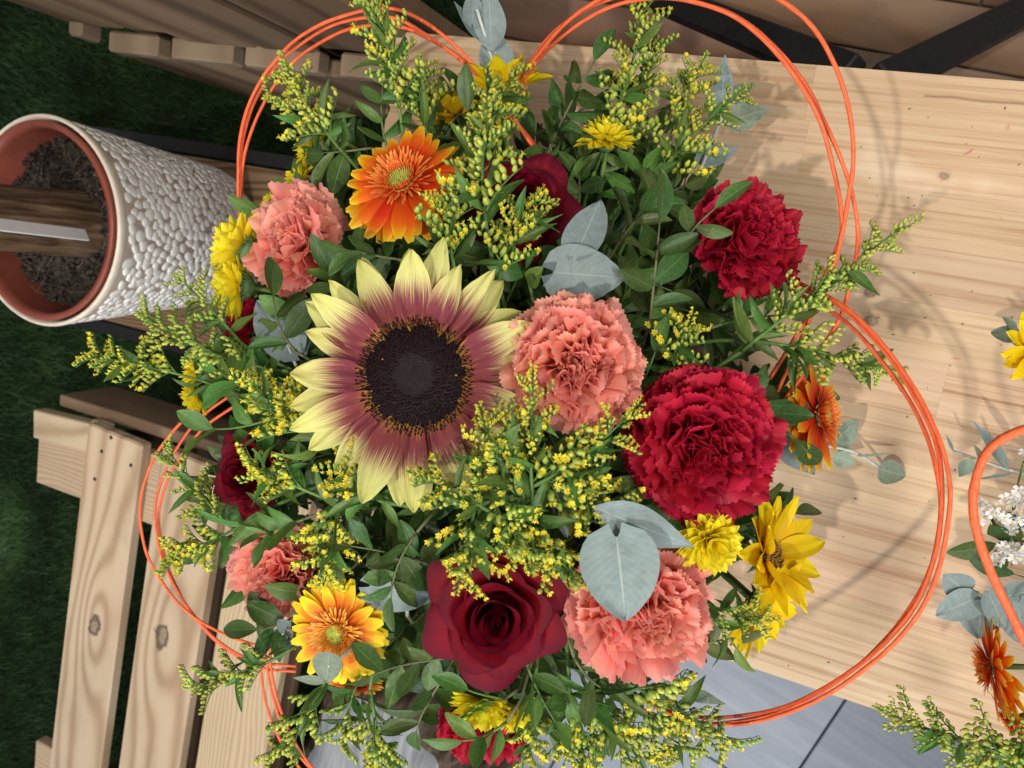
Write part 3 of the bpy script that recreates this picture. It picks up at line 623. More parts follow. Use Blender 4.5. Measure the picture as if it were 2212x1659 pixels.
def bevel_box(name, hx, hy, hz, mat, bv=.0015):
    """box with chamfered edges, centred"""
    b = MB(); c = min(bv, hx * .4, hy * .4, hz * .4); vs = []; X = (-hx, hx); 
    idx = {}
    for i, sx in enumerate((-1, 1)):
        for j, sy in enumerate((-1, 1)):
            for k, sz in enumerate((-1, 1)):
                for a in range(3):
                    p = [sx * hx, sy * hy, sz * hz]
                    for q in range(3):
                        if q != a: p[q] -= (sx, sy, sz)[q] * c
                    idx[(i, j, k, a)] = len(vs); vs.append(tuple(p))
    fs = []
    g = lambda i, j, k, a: idx[(i, j, k, a)]
    for s in (0, 1):
        f = [g(s, 0, 0, 0), g(s, 1, 0, 0), g(s, 1, 1, 0), g(s, 0, 1, 0)]; fs.append(tuple(f if s else f[::-1]))
        f = [g(0, s, 0, 1), g(0, s, 1, 1), g(1, s, 1, 1), g(1, s, 0, 1)]; fs.append(tuple(f if s else f[::-1]))
        f = [g(0, 0, s, 2), g(1, 0, s, 2), g(1, 1, s, 2), g(0, 1, s, 2)]; fs.append(tuple(f if s else f[::-1]))
    for i in (0, 1):
        for j in (0, 1):
            fs.append((g(i, j, 0, 0), g(i, j, 1, 0), g(i, j, 1, 1), g(i, j, 0, 1)))
            fs.append((g(i, 0, j, 0), g(i, 1, j, 0), g(i, 1, j, 2), g(i, 0, j, 2)))
            fs.append((g(0, i, j, 1), g(1, i, j, 1), g(1, i, j, 2), g(0, i, j, 2)))
            for k in (0, 1): fs.append((g(i, j, k, 0), g(i, j, k, 1), g(i, j, k, 2)))
    b.add(vs, fs, [(0, 0)] * len(vs)); me = b.mesh(name, [mat], False)
    import bmesh
    bm = bmesh.new(); bm.from_mesh(me); bmesh.ops.recalc_face_normals(bm, faces=bm.faces); bm.to_mesh(me); bm.free(); return me

# floor: grey wood-look tiles on one side of the table, old boards on the other, turf at the far end
b = MB(); b.add([(-3, -2.5, FLOOR - .012), (3, -2.5, FLOOR - .012), (3, 4, FLOOR - .012), (-3, 4, FLOOR - .012)], [(0, 1, 2, 3)], [(0, 0)] * 4)
MAT['grout'] = plain('grout', (.09, .10, .12), .9, .1)
floor = tag(obj('floor', b.mesh('floor', ['grout'], False)), 'grey tile and old board floor around the table', None, None, 'structure')
ang = math.radians(-15); tw, tl = .272, .86; tm = bevel_box('tile', tw / 2 - .0011, tl / 2 - .0011, .005, 'tile')
rot = RZ(ang); org = V3((-.515, -.19, FLOOR - .005))     # a corner where four joints meet
for i in range(-4, 3):
    for j in range(-2, 2):
        c = org + rot @ V3(((i + .5) * tw, (j + .5 + (0 if i == -1 else .37 * (i % 3))) * tl, 0))
        if c.x > .05 or c.x < -1.8 or c.y > .85: continue
        obj('tile', tm, floor, M4.Translation(c) @ rot)
ang2 = math.radians(-6); rot2 = RZ(ang2); bw, bl = .074, .52; bmx = bevel_box('floorboard', bl / 2 - .001, bw / 2 - .0012, .004, 'floorboard')
for i in range(-1, 6):
    for j in range(-2, 2):
        c = V3((.325, .12, FLOOR - .004)) + rot2 @ V3(((i - .5) * bw, (j + .45 + .31 * (i % 3)) * bl, 0))
        if c.y > .75 or c.y < -.9: continue
        obj('floorboard', bmx, floor, M4.Translation(c) @ rot2 @ RZ(PI / 2))
# turf
b = MB(); b.add([(-2.3, .55, FLOOR + .006), (2.2, .55, FLOOR + .006), (2.2, 3.2, FLOOR + .006), (-2.3, 3.2, FLOOR + .006)], [(0, 1, 2, 3)], [(0, 0)] * 4)
tag(obj('lawn', b.mesh('lawn', ['ground'], False)), 'dark green artificial turf carpet beyond the table', None, None, 'structure')
def turf():
    n = 150000; g = np.random.default_rng(3)
    x = g.uniform(-1.75, .45, n); y = g.uniform(.56, 2.05, n); a = g.uniform(0, 6.283, n); h = g.uniform(.008, .030, n); wd = g.uniform(.0006, .0016, n)
    lean = g.uniform(.2, .95, n); dx, dy = np.cos(a), np.sin(a); la = a + g.uniform(-1, 1, n); lx, ly = np.cos(la) * lean, np.sin(la) * lean
    z0 = np.full(n, FLOOR + .006)
    v = np.empty((n, 3, 3), np.float32); 
    v[:, 0] = np.stack([x - dy * wd, y + dx * wd, z0], 1); v[:, 1] = np.stack([x + dy * wd, y - dx * wd, z0], 1); v[:, 2] = np.stack([x + lx * h, y + ly * h, z0 + h * np.sqrt(np.maximum(.1, 1 - .6 * lean))], 1)
    me = bpy.data.meshes.new('turf'); me.vertices.add(n * 3); me.vertices.foreach_set('co', v.ravel()); me.loops.add(n * 3); me.loops.foreach_set('vertex_index', np.arange(n * 3, dtype=np.int32))
    me.polygons.add(n); me.polygons.foreach_set('loop_start', np.arange(0, n * 3, 3, dtype=np.int32)); me.update(); me.validate(); me.materials.append(MAT['grass']); return me
tag(obj('turf_blades', turf()), 'short green turf pile on the floor by the pot', 'grass', None, 'stuff')

# the table: laminated staves on black steel legs
tb = thing('wooden_table', 'pale laminated pine table carrying the bouquet', 'table', M4.Translation((-.09, -.1, -.45)))
X0, X1, Y0, Y1 = -.357, .178, -.72, .445; NS = 12; sw = (X1 - X0) / NS; r = random.Random(5)
for i in range(NS):
    y = Y0 - r.uniform(0, .3)
    while y < Y1:
        ln = r.uniform(.38, .62); a, e = max(y, Y0), min(y + ln, Y1)
        if Y1 - e < .1: e = Y1
        if e - a > .03: obj('stave', bevel_box('stave', sw / 2 - .00001, (e - a) / 2 - .00001, .014, 'table', .00012), tb, M4.Translation((X0 + (i + .5) * sw + .09, (a + e) / 2 + .1, .45 - .014)))
        if e >= Y1: break
        y = e
# splayed legs: two show past the table's edge
def bar(root, name, p, q, wx, wz, mat):
    d = q - p; inv = root.matrix_basis.inverted(); me = bevel_box(name, wx, d.length / 2, wz, mat, .002)
    return obj(name, me, root, inv @ along((p + q) / 2, d, V3((0, 0, 1))))
bar(tb, 'leg', Pz(1838, 162, -.10), Pz(1330, -42, -.44), .017, .010, 'black')
bar(tb, 'leg', Pz(1905, 180, -.10), Pz(2300, -18, -.44), .017, .010, 'black')
bar(tb, 'leg', V3((-.20, -.62, -.03)), V3((-.24, -.66, -.45)), .017, .010, 'black')
bar(tb, 'leg', V3((-.20, .36, -.03)), V3((-.22, .38, -.45)), .017, .010, 'black')
bar(tb, 'under_rail', V3((.16, .30, -.045)), V3((.16, -.30, -.045)), .012, .012, 'black')
# flecks and torn petals on the table
b = MB(); r = random.Random(9)
for i in range(60):
    p = Pz(r.uniform(1700, 2200), r.uniform(200, 1500), .0002); s = r.uniform(.0004, .0012)
    b.blob(p, (r.uniform(-1, 1), r.uniform(-1, 1), .1), s * 2, s * .5, 4, 2)
tag(obj('crumbs', b.mesh('crumbs', ['bark'])), 'tiny dark plant crumbs scattered on the table', 'crumbs', None, 'stuff')
MAT['shred'] = plain('pink_shred', (.62, .16, .20), .6)
scrap = petal('shred', 1, .14, p_oval, .0, .3, .2, 0, 3, 5)
for (u, v, a, L, lab) in ((2105, 322, .8, .008, 'thin pink petal shred near the table edge'), (2075, 776, .1, .006, 'pink petal shred beside the hoop shadow on the table'), (2180, 268, 1.6, .005, 'tiny pink petal shred at the right frame edge')):
    tag(obj('petal_shred', scrap, None, M4.Translation(Pz(u, v, .0012)) @ RZ(a) @ SC(L)), lab, 'petal', 'petal shreds on the table')

# pallet bench
rot = RZ(math.radians(-3.6)); pb = thing('pallet_bench', 'raw pine pallet bench with three knotty planks on the turf', 'bench', M4.Translation((-.40, .80, FLOOR)))
def pl(name, x0, x1, yc, wd, zt, th, mat, rot_=rot, flip=True):
    """board along -X; (x0,x1) distances from the bench end, yc its centre at x=-.53"""
    L = x1 - x0; me = bevel_box(name, L / 2, wd / 2, th / 2, mat, .003)
    c = V3((-.53, yc, zt - th / 2)) + rot_ @ V3((-((x0 + x1) / 2 - .13), 0, 0))
    return obj(name, me, pb, pb.matrix_basis.inverted() @ M4.Translation(c) @ rot_ @ RZ(PI))
for (yc, wd, mt) in ((.951, .113, 'pine1'), (.797, .120, 'pine2'), (.646, .121, 'pine3')): pl('plank', 0, .98, yc, wd, -.150, .021, mt)
for x0, yc, wy in ((.005, .842, .58), (.60, .85, .50)):     # cross boards under the planks
    me = bevel_box('cross_board', wy / 2, .058, .010, 'pine3', .002); c = V3((-.40 - x0 - .075, yc, -.1815)); obj('cross_board', me, pb, pb.matrix_basis.inverted() @ M4.Translation(c) @ RZ(PI / 2))
pl('edge_board', .0, .98, 1.010, .036, -.1725, .018, 'pine1'); 
me = bevel_box('end_board', .30, .010, .055, 'oldwood', .002); obj('end_board', me, pb, pb.matrix_basis.inverted() @ M4.Translation((-.393, .815, -.2475)) @ RZ(PI / 2))
pl('low_board', .02, .98, .88, .10, -.30, .02, 'oldwood'); pl('low_board', .02, .98, .70, .10, -.30, .02, 'oldwood')
for x in (-.47, -1.12):
    for y in (.62, .96): obj('foot_block', bevel_box('foot_block', .045, .045, (.45 - .192) / 2, 'oldwood'), pb, pb.matrix_basis.inverted() @ M4.Translation((x, y, FLOOR + (.45 - .192) / 2)))
bt = bevel_box('bearer', .062, .024, .012, 'pine1', .002); obj('bearer', bt, pb, pb.matrix_basis.inverted() @ M4.Translation((-.434, 1.082, -.182)) @ RZ(PI / 2 + .06))

nb = MB(); nb.blob((0, 0, -.001), (0, 0, 1), .0022, .0032, 8, 3, 0, .9, .8); nm = nb.mesh('nail', ['black'])
for (u_, v_) in ((220, 975), (283, 1005), (205, 1035), (380, 1060), (430, 1030), (240, 945)): obj('nail', nm, pb, pb.matrix_basis.inverted() @ M4.Translation(Pz(u_, v_, -.150)))
# stump below the bench corner
b = MB(); sr = random.Random(4); lob = [(k, sr.uniform(.0, .05) , sr.random() * 6.3) for k in (2, 3, 5, 9, 14)]
def srad(a): return .125 * (1 + sum(w_ * math.sin(k * a + p) for k, w_, p in lob))
sc_ = Pz(800, 1690, -.26)
st = thing('tree_stump', 'pale grey cut tree stump with ridged bark on the floor', 'stump', M4.Translation((sc_.x, sc_.y, FLOOR)))
b.surf(lambda a, q: (math.cos(a * 6.2832) * srad(a * 6.2832) * q, math.sin(a * 6.2832) * srad(a * 6.2832) * q, .19 + .010 * MN.noise(V3((a * 6, q * 3, 0))) - .012 * q ** 6), 64, 10); obj('cut_top', b.mesh('cut_top', ['stump']), st)
b = MB()
def sbark(a, q):
    an = a * 6.2832; R_ = srad(an) * (1.0 + .40 * q ** .7) + .010 * math.sin(an * 23 + q * 2) * min(1, q * 5) + .005 * math.sin(an * 47 + 1)*min(1, q * 5)
    return (math.cos(an) * R_, math.sin(an) * R_, .176 + .010 * min(1, q * 8) - .19 * q)
b.surf(sbark, 200, 12); obj('bark', b.mesh('bark', ['bark']), st)

# side table with the pot
sd = thing('side_table', 'low brown wood table with black metal frame under the white pot', 'table', M4.Translation((-.115, 1.03, FLOOR)))
me = bevel_box('tabletop', .31, .150, .010, 'brownwood', .001); obj('tabletop', me, sd, T(0, 0, .155) @ RZ(PI / 2))
for s in (-1, 1):
    obj('frame_rail', bevel_box('frame_rail', .011, .335, .012, 'black'), sd, T(s * .164, 0, .150)); obj('frame_rail', bevel_box('frame_rail', .151, .011, .012, 'black'), sd, T(0, s * .323, .150))
    for q in (-1, 1): obj('leg', bevel_box('leg', .011, .011, .068, 'black'), sd, T(s * .163, q * .322, .069))
PR, PH, PB = .134, .286, .103; pc = V3((-.085, .928, -.285))
pot = thing('flower_pot', 'white pot covered in a relief of glossy pebbles with cream rim', 'pot', M4.Translation(pc))
prof = [(PB * .0, .0), (PB, .0), (PB + .004, .004), (PR - .004, PH - .018), (PR - .002, PH - .013), (PR - .001, PH - .010), (PR, PH - .003), (PR - .002, PH), (PR - .005, PH - .001), (PR - .0075, PH - .03), (PB - .006, .02), (0, .02)]
b = MB(); b.surf(lambda a, q: (math.cos(a * 6.2832) * prof[round(q * 11)][0], math.sin(a * 6.2832) * prof[round(q * 11)][0], prof[round(q * 11)][1]), 72, 11); b.mi = [0 if i_ // 72 < 3 else 1 for i_ in range(len(b.f))]; pwall = obj('pot_wall', b.mesh('pot_wall', ['potgap', 'cream']), pot)
def pebble(seed):
    R = random.Random(seed); b = MB(); k = [(n, R.uniform(.02, .11), R.random() * 6.3) for n in (2, 3, 4)]
    rad = lambda a: 1 + sum(w_ * math.sin(n * a + p) for n, w_, p in k)
    b.surf(lambda a, q: (math.cos(-a * 6.2832) * rad(a * 6.2832) * math.cos(q * PI / 2) ** .55, math.sin(-a * 6.2832) * rad(a * 6.2832) * math.cos(q * PI / 2) ** .55, math.sin(q * PI / 2) ** .8), 12, 4)
    return b
PBL = [pebble(i) for i in range(8)]; PBM = [p.mesh('pebble', ['pebble']) for p in PBL]
pts = []; r = random.Random(21); tries = 0
while tries < 30000:
    tries += 1; a = r.uniform(0, 2 * PI); h = r.uniform(.006, PH - .022); rad_ = PB + .004 + (PR - .008 - PB) * (h / (PH - .018)); d = r.uniform(.0085, .0135)
    p = V3((math.cos(a) * rad_, math.sin(a) * rad_, h))
    if all((p - q[0]).length_squared > (.47 * (d + q[1])) ** 2 for q in pts): pts.append((p, d, a, rad_))
cl = V3(CAM) - pc
pts.sort(key=lambda q: -(cl - q[0]).normalized().dot(V3((math.cos(q[2]), math.sin(q[2]), -.1))))
rest = MB()
for i, (p, d, a, _) in enumerate(pts):
    nrm = V3((math.cos(a), math.sin(a), -.11)).normalized(); el = r.uniform(.75, 1.35); m = basis(p - nrm * .0006, nrm, r.random() * 6.3) @ SC(d * .64 * el, d * .64 / el ** .6, .0030); k = r.randrange(8)
    if i < 300: obj('pebble', PBM[k], pwall, m)
    else: q = PBL[k]; rest.add([m @ V3(v) for v in q.v], q.f, q.uv)
tag(obj('pebble_relief', rest.mesh('pebble_relief', ['pebble']), pwall), None, None, None, 'stuff')
npot = thing('nursery_pot', 'red-brown plastic nursery pot set inside the white pot', 'pot', M4.Translation(pc + V3((0, 0, .03))))
prof2 = [(.085, .0), (PR - .014, PH - .06), (PR - .011, PH - .036), (PR - .0078, PH - .029), (PR - .010, PH - .027), (PR - .016, PH - .028), (PR - .018, PH - .039), (.09, .02)]
b = MB(); b.surf(lambda a, q: (math.cos(a * 6.2832) * prof2[round(q * 7)][0], math.sin(a * 6.2832) * prof2[round(q * 7)][0], prof2[round(q * 7)][1]), 64, 7); obj('plastic_wall', b.mesh('plastic_wall', ['terra']), npot)
plant = thing('potted_palm', 'thick brown palm trunk standing in dark soil in the white pot', 'plant', M4.Translation(pc + V3((0, 0, PH - .048))))
b = MB(); b.surf(lambda a, q: (math.cos(a * 6.2832) * .114 * q, math.sin(a * 6.2832) * .114 * q, .004 + .016 * MN.noise(V3((math.cos(a * 6.2832) * q * 5, math.sin(a * 6.2832) * q * 5, 1))) + .008 * MN.noise(V3((math.cos(a * 6.2832) * q * 17, math.sin(a * 6.2832) * q * 17, 4)))), 90, 40); obj('soil', b.mesh('soil', ['soil']), plant)
b = MB()
for i in range(150):
    a = r.uniform(0, 6.283); q = .105 * math.sqrt(r.random()); p = V3((math.cos(a) * q, math.sin(a) * q, r.uniform(.004, .014))); d = V3((r.uniform(-1, 1), r.uniform(-1, 1), r.uniform(-.2, .5))).normalized() * r.uniform(.006, .02); e = V3((r.uniform(-1, 1), r.uniform(-1, 1), r.uniform(-.5, .5))) * .004
    b.tube([p - d, p + e, p + d], r.uniform(.0002, .0005), 4, 0, False)
for i in range(700):
    a = r.uniform(0, 6.283); q = .110 * math.sqrt(r.random()); s_ = r.uniform(.001, .0042); b.blob((math.cos(a) * q, math.sin(a) * q, r.uniform(.002, .012)), (r.uniform(-1, 1), r.uniform(-1, 1), 1), s_ * 1.5, s_, 5, 3, 1, .6, .5)
tag(obj('root_fibres', b.mesh('root_fibres', ['fibre', 'soil']), plant), None, None, None, 'stuff')
b = MB()
def tr(a, q):
    an = a * 6.2832; R_ = .034 * (1 + .22 * (1 - q) ** 4) + .004 * MN.noise(V3((math.cos(an) * 3, math.sin(an) * 3, q * 2))) + .0045 * abs(math.sin(an * 5 + 3 * MN.noise(V3((math.cos(an) * 2, math.sin(an) * 2, q * 4))))) + .004 * MN.noise(V3((math.cos(an) * 8, math.sin(an) * 8, q * 7))) 
    return (math.cos(an) * R_ + .002, math.sin(an) * R_ - .020, -.01 + .36 * q)
b.surf(tr, 110, 40); obj('trunk', b.mesh('trunk', ['trunk']), plant)
me = bevel_box('plant_stake', .0066, .11, .0014, 'plastic', .0004)
ps = Pz(187, 508, -.008); pe = Pz(-60, 478, .15)
ob = tag(obj('plant_stake', me, None, along((ps + pe) / 2, pe - ps, TOCAM)), 'white plastic plant stake stuck in the soil of the pot', 'stake')
ob.scale = (1.15, (pe - ps).length / .22, 1)

# wall of upright weathered boards (old pallets) beside the turf
wl = thing('pallet_wall', 'weathered pallet of upright boards standing beside the turf', 'pallet', M4.Translation((.16, .72, FLOOR)))
yy = .994; r = random.Random(2)
for i, wd in enumerate((.098, .100, .118, .085, .102, .06)):
    me = bevel_box('upright_board', .36, wd / 2 - .003, .010, 'oldwood', .004)
    obj('upright_board', me, wl, wl.matrix_basis.inverted() @ M4.Translation((.180 + r.uniform(-.005, .005), yy - wd / 2, -.085 + .36)) @ RY(-PI / 2)); yy -= wd
obj('backing', bevel_box('backing', .008, .28, .40, 'oldwood'), wl, wl.matrix_basis.inverted() @ M4.Translation((.200, .70, -.05)))
yy = .948
for wd in (.092, .105, .098, .11, .09):
    me = bevel_box('low_board', .170, wd / 2 - .002, .010, 'oldwood', .003); obj('low_board', me, wl, wl.matrix_basis.inverted() @ M4.Translation((.158, yy - wd / 2, -.45 + .172)) @ RY(-PI / 2)); yy -= wd
yy = .925
for wd, gp in ((.085, .022), (.098, .018), (.108, .03), (.09, .02)):
    obj('end_block', bevel_box('end_block', .013, wd / 2, .0125, 'endgrain', .003), wl, wl.matrix_basis.inverted() @ M4.Translation((.158, yy - wd / 2, -.0905))); yy -= wd + gp
obj('rail', bevel_box('rail', .012, .012, .018, 'endgrain', .004), wl, wl.matrix_basis.inverted() @ M4.Translation((.170, .975, -.086)))

# foam bowl that carries the bouquet
b = MB(); bp = [(0, .001), (.062, .001), (.080, .05), (.083, .062), (.079, .062), (.074, .045), (0, .045)]
b.surf(lambda a, q: (math.cos(a * 6.2832) * bp[round(q * 6)][0], math.sin(a * 6.2832) * bp[round(q * 6)][0], bp[round(q * 6)][1]), 40, 6)
bowl = thing('flower_bowl', 'dark green bowl of floral foam hidden under the bouquet', 'bowl', M4.Translation((MOUTH.x, MOUTH.y, 0))); obj('bowl_wall', b.mesh('bowl_wall', ['darkbowl']), bowl)
b = MB(); b.surf(lambda a, q: (math.cos(a * 6.2832) * .074 * math.sin(q * PI / 2), math.sin(a * 6.2832) * .074 * math.sin(q * PI / 2), .045 + .05 * math.cos(q * PI / 2)), 30, 6); obj('foam', b.mesh('foam', ['darkbowl']), bowl)

# ------------------------------------------------------------------ the bouquet: flowers
GC, GR, GG, GM, GS = 'carnations in the bouquet', 'dark red roses in the bouquet', 'orange gerberas', 'yellow chrysanthemums in the bouquet', 'yellow sunflowers'
bicolor_sunflower('large sunflower with maroon and pale yellow petals round a black disc', 897, 812, .445, 112, (-.06, -.02, 1), .3)
carnation('salmon carnation touching the right petals of the maroon sunflower', 1248, 785, .43, 138, (.10, .05, 1), 'salmon', .4, 108, group=GC)
carnation('largest red carnation, right of centre', 1528, 965, .44, 152, (.12, -.05, 1), 'redcarn', 1.2, 125, group=GC)
carnation('red carnation nearest the upper right hoops', 1630, 505, .515, 122, (.45, .35, .85), 'redcarn', 2., 108, group=GC)
carnation('salmon carnation half covered by the heart-shaped eucalyptus leaf', 1388, 1335, .44, 146, (.05, -.25, 1), 'salmon', 3., 108, group=GC)
carnation('salmon carnation beside two yellow chrysanthemums near the white pot', 622, 512, .565, 112, (-.55, .25, .85), 'salmon', .9, 72, group=GC)
carnation('salmon carnation on the lower left above the bench planks', 582, 1240, .585, 96, (-.35, -.15, .85), 'salmon', 1.7, 88, group=GC)
carnation('red carnation at the bottom behind two yellow chrysanthemums', 1050, 1592, .55, 98, (.0, -.8, .6), 'redcarn', .2, 88, group=GC)
carnation('small red carnation peeping out left of the maroon sunflower', 512, 712, .64, 66, (-.9, .1, .4), 'redcarn', .7, 44, group=GC)
rose('open dark red rose at the bottom centre', 1074, 1338, .44, 146, (-.04, -.06, 1), 1.1, 7, GR, 1.15, 1.08)
rose('dark red rose tucked behind the open bottom rose', 1205, 1300, .485, 92, (.3, .25, .8), .5, 5, GR)
rose('dark red rose behind the tall goldenrod at the upper centre', 1135, 430, .505, 126, (.15, .10, 1), 1., 5, GR, .9)
rose('dark red rose at the far left of the bouquet', 525, 1020, .575, 100, (-.35, .05, .9), 1.4, 5, GR, .7)
gerbera('orange gerbera with yellow tips and green eye at the upper left', 872, 396, .51, 144, (-.26, .34, .82), False, .1, GG)
gerbera('yellow-edged orange gerbera at the lower left', 730, 1364, .505, 118, (-.22, -.12, .95), True, .5, GG)
gerbera('orange gerbera seen edge-on on the right side', 1766, 898, .56, 124, (.76, .10, .65), False, .2, GG)
gerbera('orange gerbera mostly hidden under the lower left gerbera', 765, 1478, .60, 62, (-.1, -.75, .6), False, .8, GG)
mum('yellow chrysanthemum on its own stem at the upper right', 1314, 272, .535, 64, (.05, .86, .45), .1, 84, GM, 105)
mum('upper of the two yellow chrysanthemums against the white pot', 494, 522, .595, 76, (-.80, .42, -.05), .5, 84, GM, 98)
mum('lower of the two yellow chrysanthemums against the white pot', 484, 614, .595, 74, (-.82, .08, .15), 1.1, 84, GM, 100)
mum('yellow chrysanthemum below the largest red carnation', 1545, 1180, .432, 72, (.12, -.10, .9), .3, 84, GM, 104)
mum('larger of the two yellow chrysanthemums at the bottom', 1042, 1550, .495, 76, (-.15, -.75, .42), .9, 84, GM, 96)
mum('smaller yellow chrysanthemum at the bottom, partly behind a leaf', 1126, 1556, .50, 54, (.45, -.70, .42), 1.9, 70, GM, 96)
mum('yellow chrysanthemum at the far left above the hoop', 420, 782, .62, 54, (-.62, .62, .2), .2, 60, GM)
mum('yellow chrysanthemum at the far left under the goldenrod tip', 408, 862, .64, 44, (-.8, -.35, .2), 2.2, 60, GM)
mum('small yellow chrysanthemum left of the upper orange gerbera', 656, 308, .60, 46, (-.7, .4, .3), .6, 60, GM)
mum('faint yellow chrysanthemum behind the upper left salmon carnation', 634, 378, .63, 40, (-.5, .3, .4), .9, 60, GM)
mum('yellow chrysanthemum edge between salmon carnation and hoop', 578, 432, .63, 36, (-.6, .5, .3), 1.9, 50, GM)
yellow_sunflower('yellow sunflower with brown eye on the lower right', 1660, 1200, .51, 146, (.60, .25, .60), .3, 24, GS, .50)
yellow_sunflower('yellow sunflower hanging below the brown-eyed one on the right', 1640, 1305, .52, 128, (.50, -.40, .62), .8, 22, GS, .3)
yellow_sunflower('yellow sunflower seen from the side at the top between the hoops', 1085, 200, .575, 112, (-.05, .85, .25), .3, 20, GS, .75)
yellow_sunflower('yellow flower half hidden by goldenrod at the upper centre', 985, 245, .585, 92, (-.45, .62, .45), 1.3, 16, GS, .6)

# ------------------------------------------------------------------ goldenrod
g = goldenrod; k = 0
for args in (
 ('tall goldenrod rising past the top left hoop', (872, 300, .55), (812, 5, .52), 18, 'cch', 8, 1.05),
 ('goldenrod left of the upper orange gerbera', (742, 330, .57), (630, 165, .585), 18, 'cch', 6, 1.1),
 ('short goldenrod at the left of the top group', (730, 300, .58), (590, 215, .59), 9, 'h', 2, .8),
 ('goldenrod between the top hoops, left of the yellow flower', (930, 310, .55), (905, 160, .545), 14, 'c', 6, 1.),
 ('goldenrod in front of the yellow top flower', (1010, 330, .53), (1100, 175, .52), 12, 'cch', 5, 1.),
 ('tallest goldenrod at the upper right, tip at the frame edge', (1285, 370, .55), (1392, 8, .52), 18, 'cch', 8, 1.05),
 ('dense goldenrod right of the yellow chrysanthemum', (1350, 380, .55), (1412, 120, .54), 18, 'c', 6, 1.),
 ('goldenrod leaning right beneath the top right hoop', (1395, 430, .545), (1590, 212, .52), 14, 'ch', 7, 1.),
 ('short goldenrod beside the grey eucalyptus leaf', (1440, 330, .56), (1508, 150, .55), 11, 'ch', 3, .95),
 ('goldenrod standing in front of the upper rose', (1060, 540, .465), (1062, 240, .475), 15, 'ch', 7, 1.1),
 ('open yellow goldenrod between rose and maroon sunflower', (1075, 640, .455), (1150, 440, .47), 14, 'oh', 6, 1.),
 ('goldenrod over the right edge of the upper gerbera', (985, 600, .465), (965, 440, .47), 11, 'ch', 4, 1.),
 ('green goldenrod crossing the hoops at the right, upper one', (1600, 760, .50), (1928, 505, .49), 20, 'c', 9, .95),
 ('green goldenrod crossing the hoops at the right, lower one', (1610, 735, .51), (1925, 812, .50), 17, 'c', 9, .95),
 ('fat goldenrod across the foot of the white pot', (610, 800, .57), (325, 690, .58), 22, 'c', 6, 1.05),
 ('goldenrod with drooping buds in front of the white pot', (520, 740, .58), (395, 610, .58), 10, 'c', 3, .85),
 ('goldenrod reaching furthest left over the turf', (520, 850, .60), (212, 772, .56), 15, 'h', 7, .95, .42),
 ('bright yellow goldenrod left of the maroon sunflower', (700, 960, .49), (560, 835, .50), 16, 'oo', 5, 1.),
 ('yellow goldenrod tucked against the left sunflower petals', (720, 940, .48), (650, 855, .48), 9, 'o', 3, .9),
 ('goldenrod over the far left rose', (700, 1075, .51), (555, 1010, .525), 11, 'oh', 5, 1.),
 ('pale goldenrod left of the far left rose', (510, 1150, .60), (372, 985, .60), 14, 'c', 3, 1.),
 ('yellow goldenrod in front of the lower left hoop', (600, 1090, .55), (385, 1200, .55), 15, 'oh', 5, 1.05, .42),
 ('yellow goldenrod below the maroon sunflower, hanging down', (740, 1050, .49), (700, 1230, .49), 13, 'oh', 5, 1.),
 ('small yellow goldenrod at the lower left sunflower petals', (830, 1085, .46), (752, 1010, .455), 9, 'o', 4, .95),
 ('goldenrod over the lower right sunflower petals', (1150, 1110, .425), (1050, 930, .42), 9, 'oh', 5, 1.),
 ('yellow goldenrod in front of the central salmon carnation', (1150, 1090, .42), (1150, 850, .415), 10, 'oh', 6, 1.),
 ('yellow goldenrod pointing right under the salmon carnation', (1130, 1060, .42), (1350, 905, .42), 12, 'oh', 5, 1.),
 ('goldenrod over the bottom petals of the maroon sunflower', (1080, 1120, .42), (925, 1035, .42), 8, 'oh', 4, .85),
 ('yellow goldenrod pointing at the heart-shaped leaf', (1130, 1000, .425), (1320, 1095, .42), 12, 'oh', 5, 1.),
 ('large yellow goldenrod above the open bottom rose', (1080, 1020, .43), (1150, 1200, .41), 13, 'oh', 6, 1.),
 ('yellow goldenrod hanging over the open bottom rose', (1030, 1060, .43), (1000, 1225, .41), 8, 'oh', 5, .9),
 ('yellow goldenrod between bottom rose and salmon carnation', (1130, 1090, .43), (1245, 1240, .415), 8, 'o', 4, .9),
 ('green goldenrod pointing left over the bench', (640, 1395, .55), (425, 1480, .55), 14, 'c', 5, .95),
 ('goldenrod hanging down beside the lower left hoops', (720, 1440, .54), (598, 1625, .55), 16, 'c', 6, 1.),
 ('goldenrod hanging over the pale stump', (800, 1490, .56), (830, 1650, .57), 14, 'ch', 6, 1.),
 ('small goldenrod left of the bottom chrysanthemums', (770, 1480, .57), (745, 1600, .58), 10, 'c', 5, .9),
 ('goldenrod drooping at the bottom centre', (1150, 1500, .52), (1150, 1665, .55), 13, 'h', 6, .9),
 ('goldenrod pointing down at the bottom right', (1260, 1470, .51), (1420, 1650, .53), 18, 'ch', 7, 1.),
 ('goldenrod reaching to the lower end of the right hoop', (1300, 1450, .50), (1575, 1595, .53), 18, 'ch', 8, 1.),
 ('goldenrod straight below the lower salmon carnation', (1230, 1480, .51), (1265, 1665, .54), 16, 'h', 7, 1.),
 ('goldenrod between carnation and lower right tiles', (1340, 1470, .51), (1500, 1620, .54), 13, 'hc', 5, .95),
 ('small goldenrod over the hanging yellow sunflower', (1520, 1300, .48), (1648, 1335, .475), 11, 'ch', 3, .8),
 ('sprig of few yellow florets left of the right goldenrods', (1430, 820, .475), (1480, 715, .46), 7, 'oc', 5, .8)):
    k += 1; lab, A, B, nc, kd, nl, sz = args[:7]; g(lab, A, B, nc, kd, nl, k, sz, frm=args[7] if len(args) > 7 else .18)

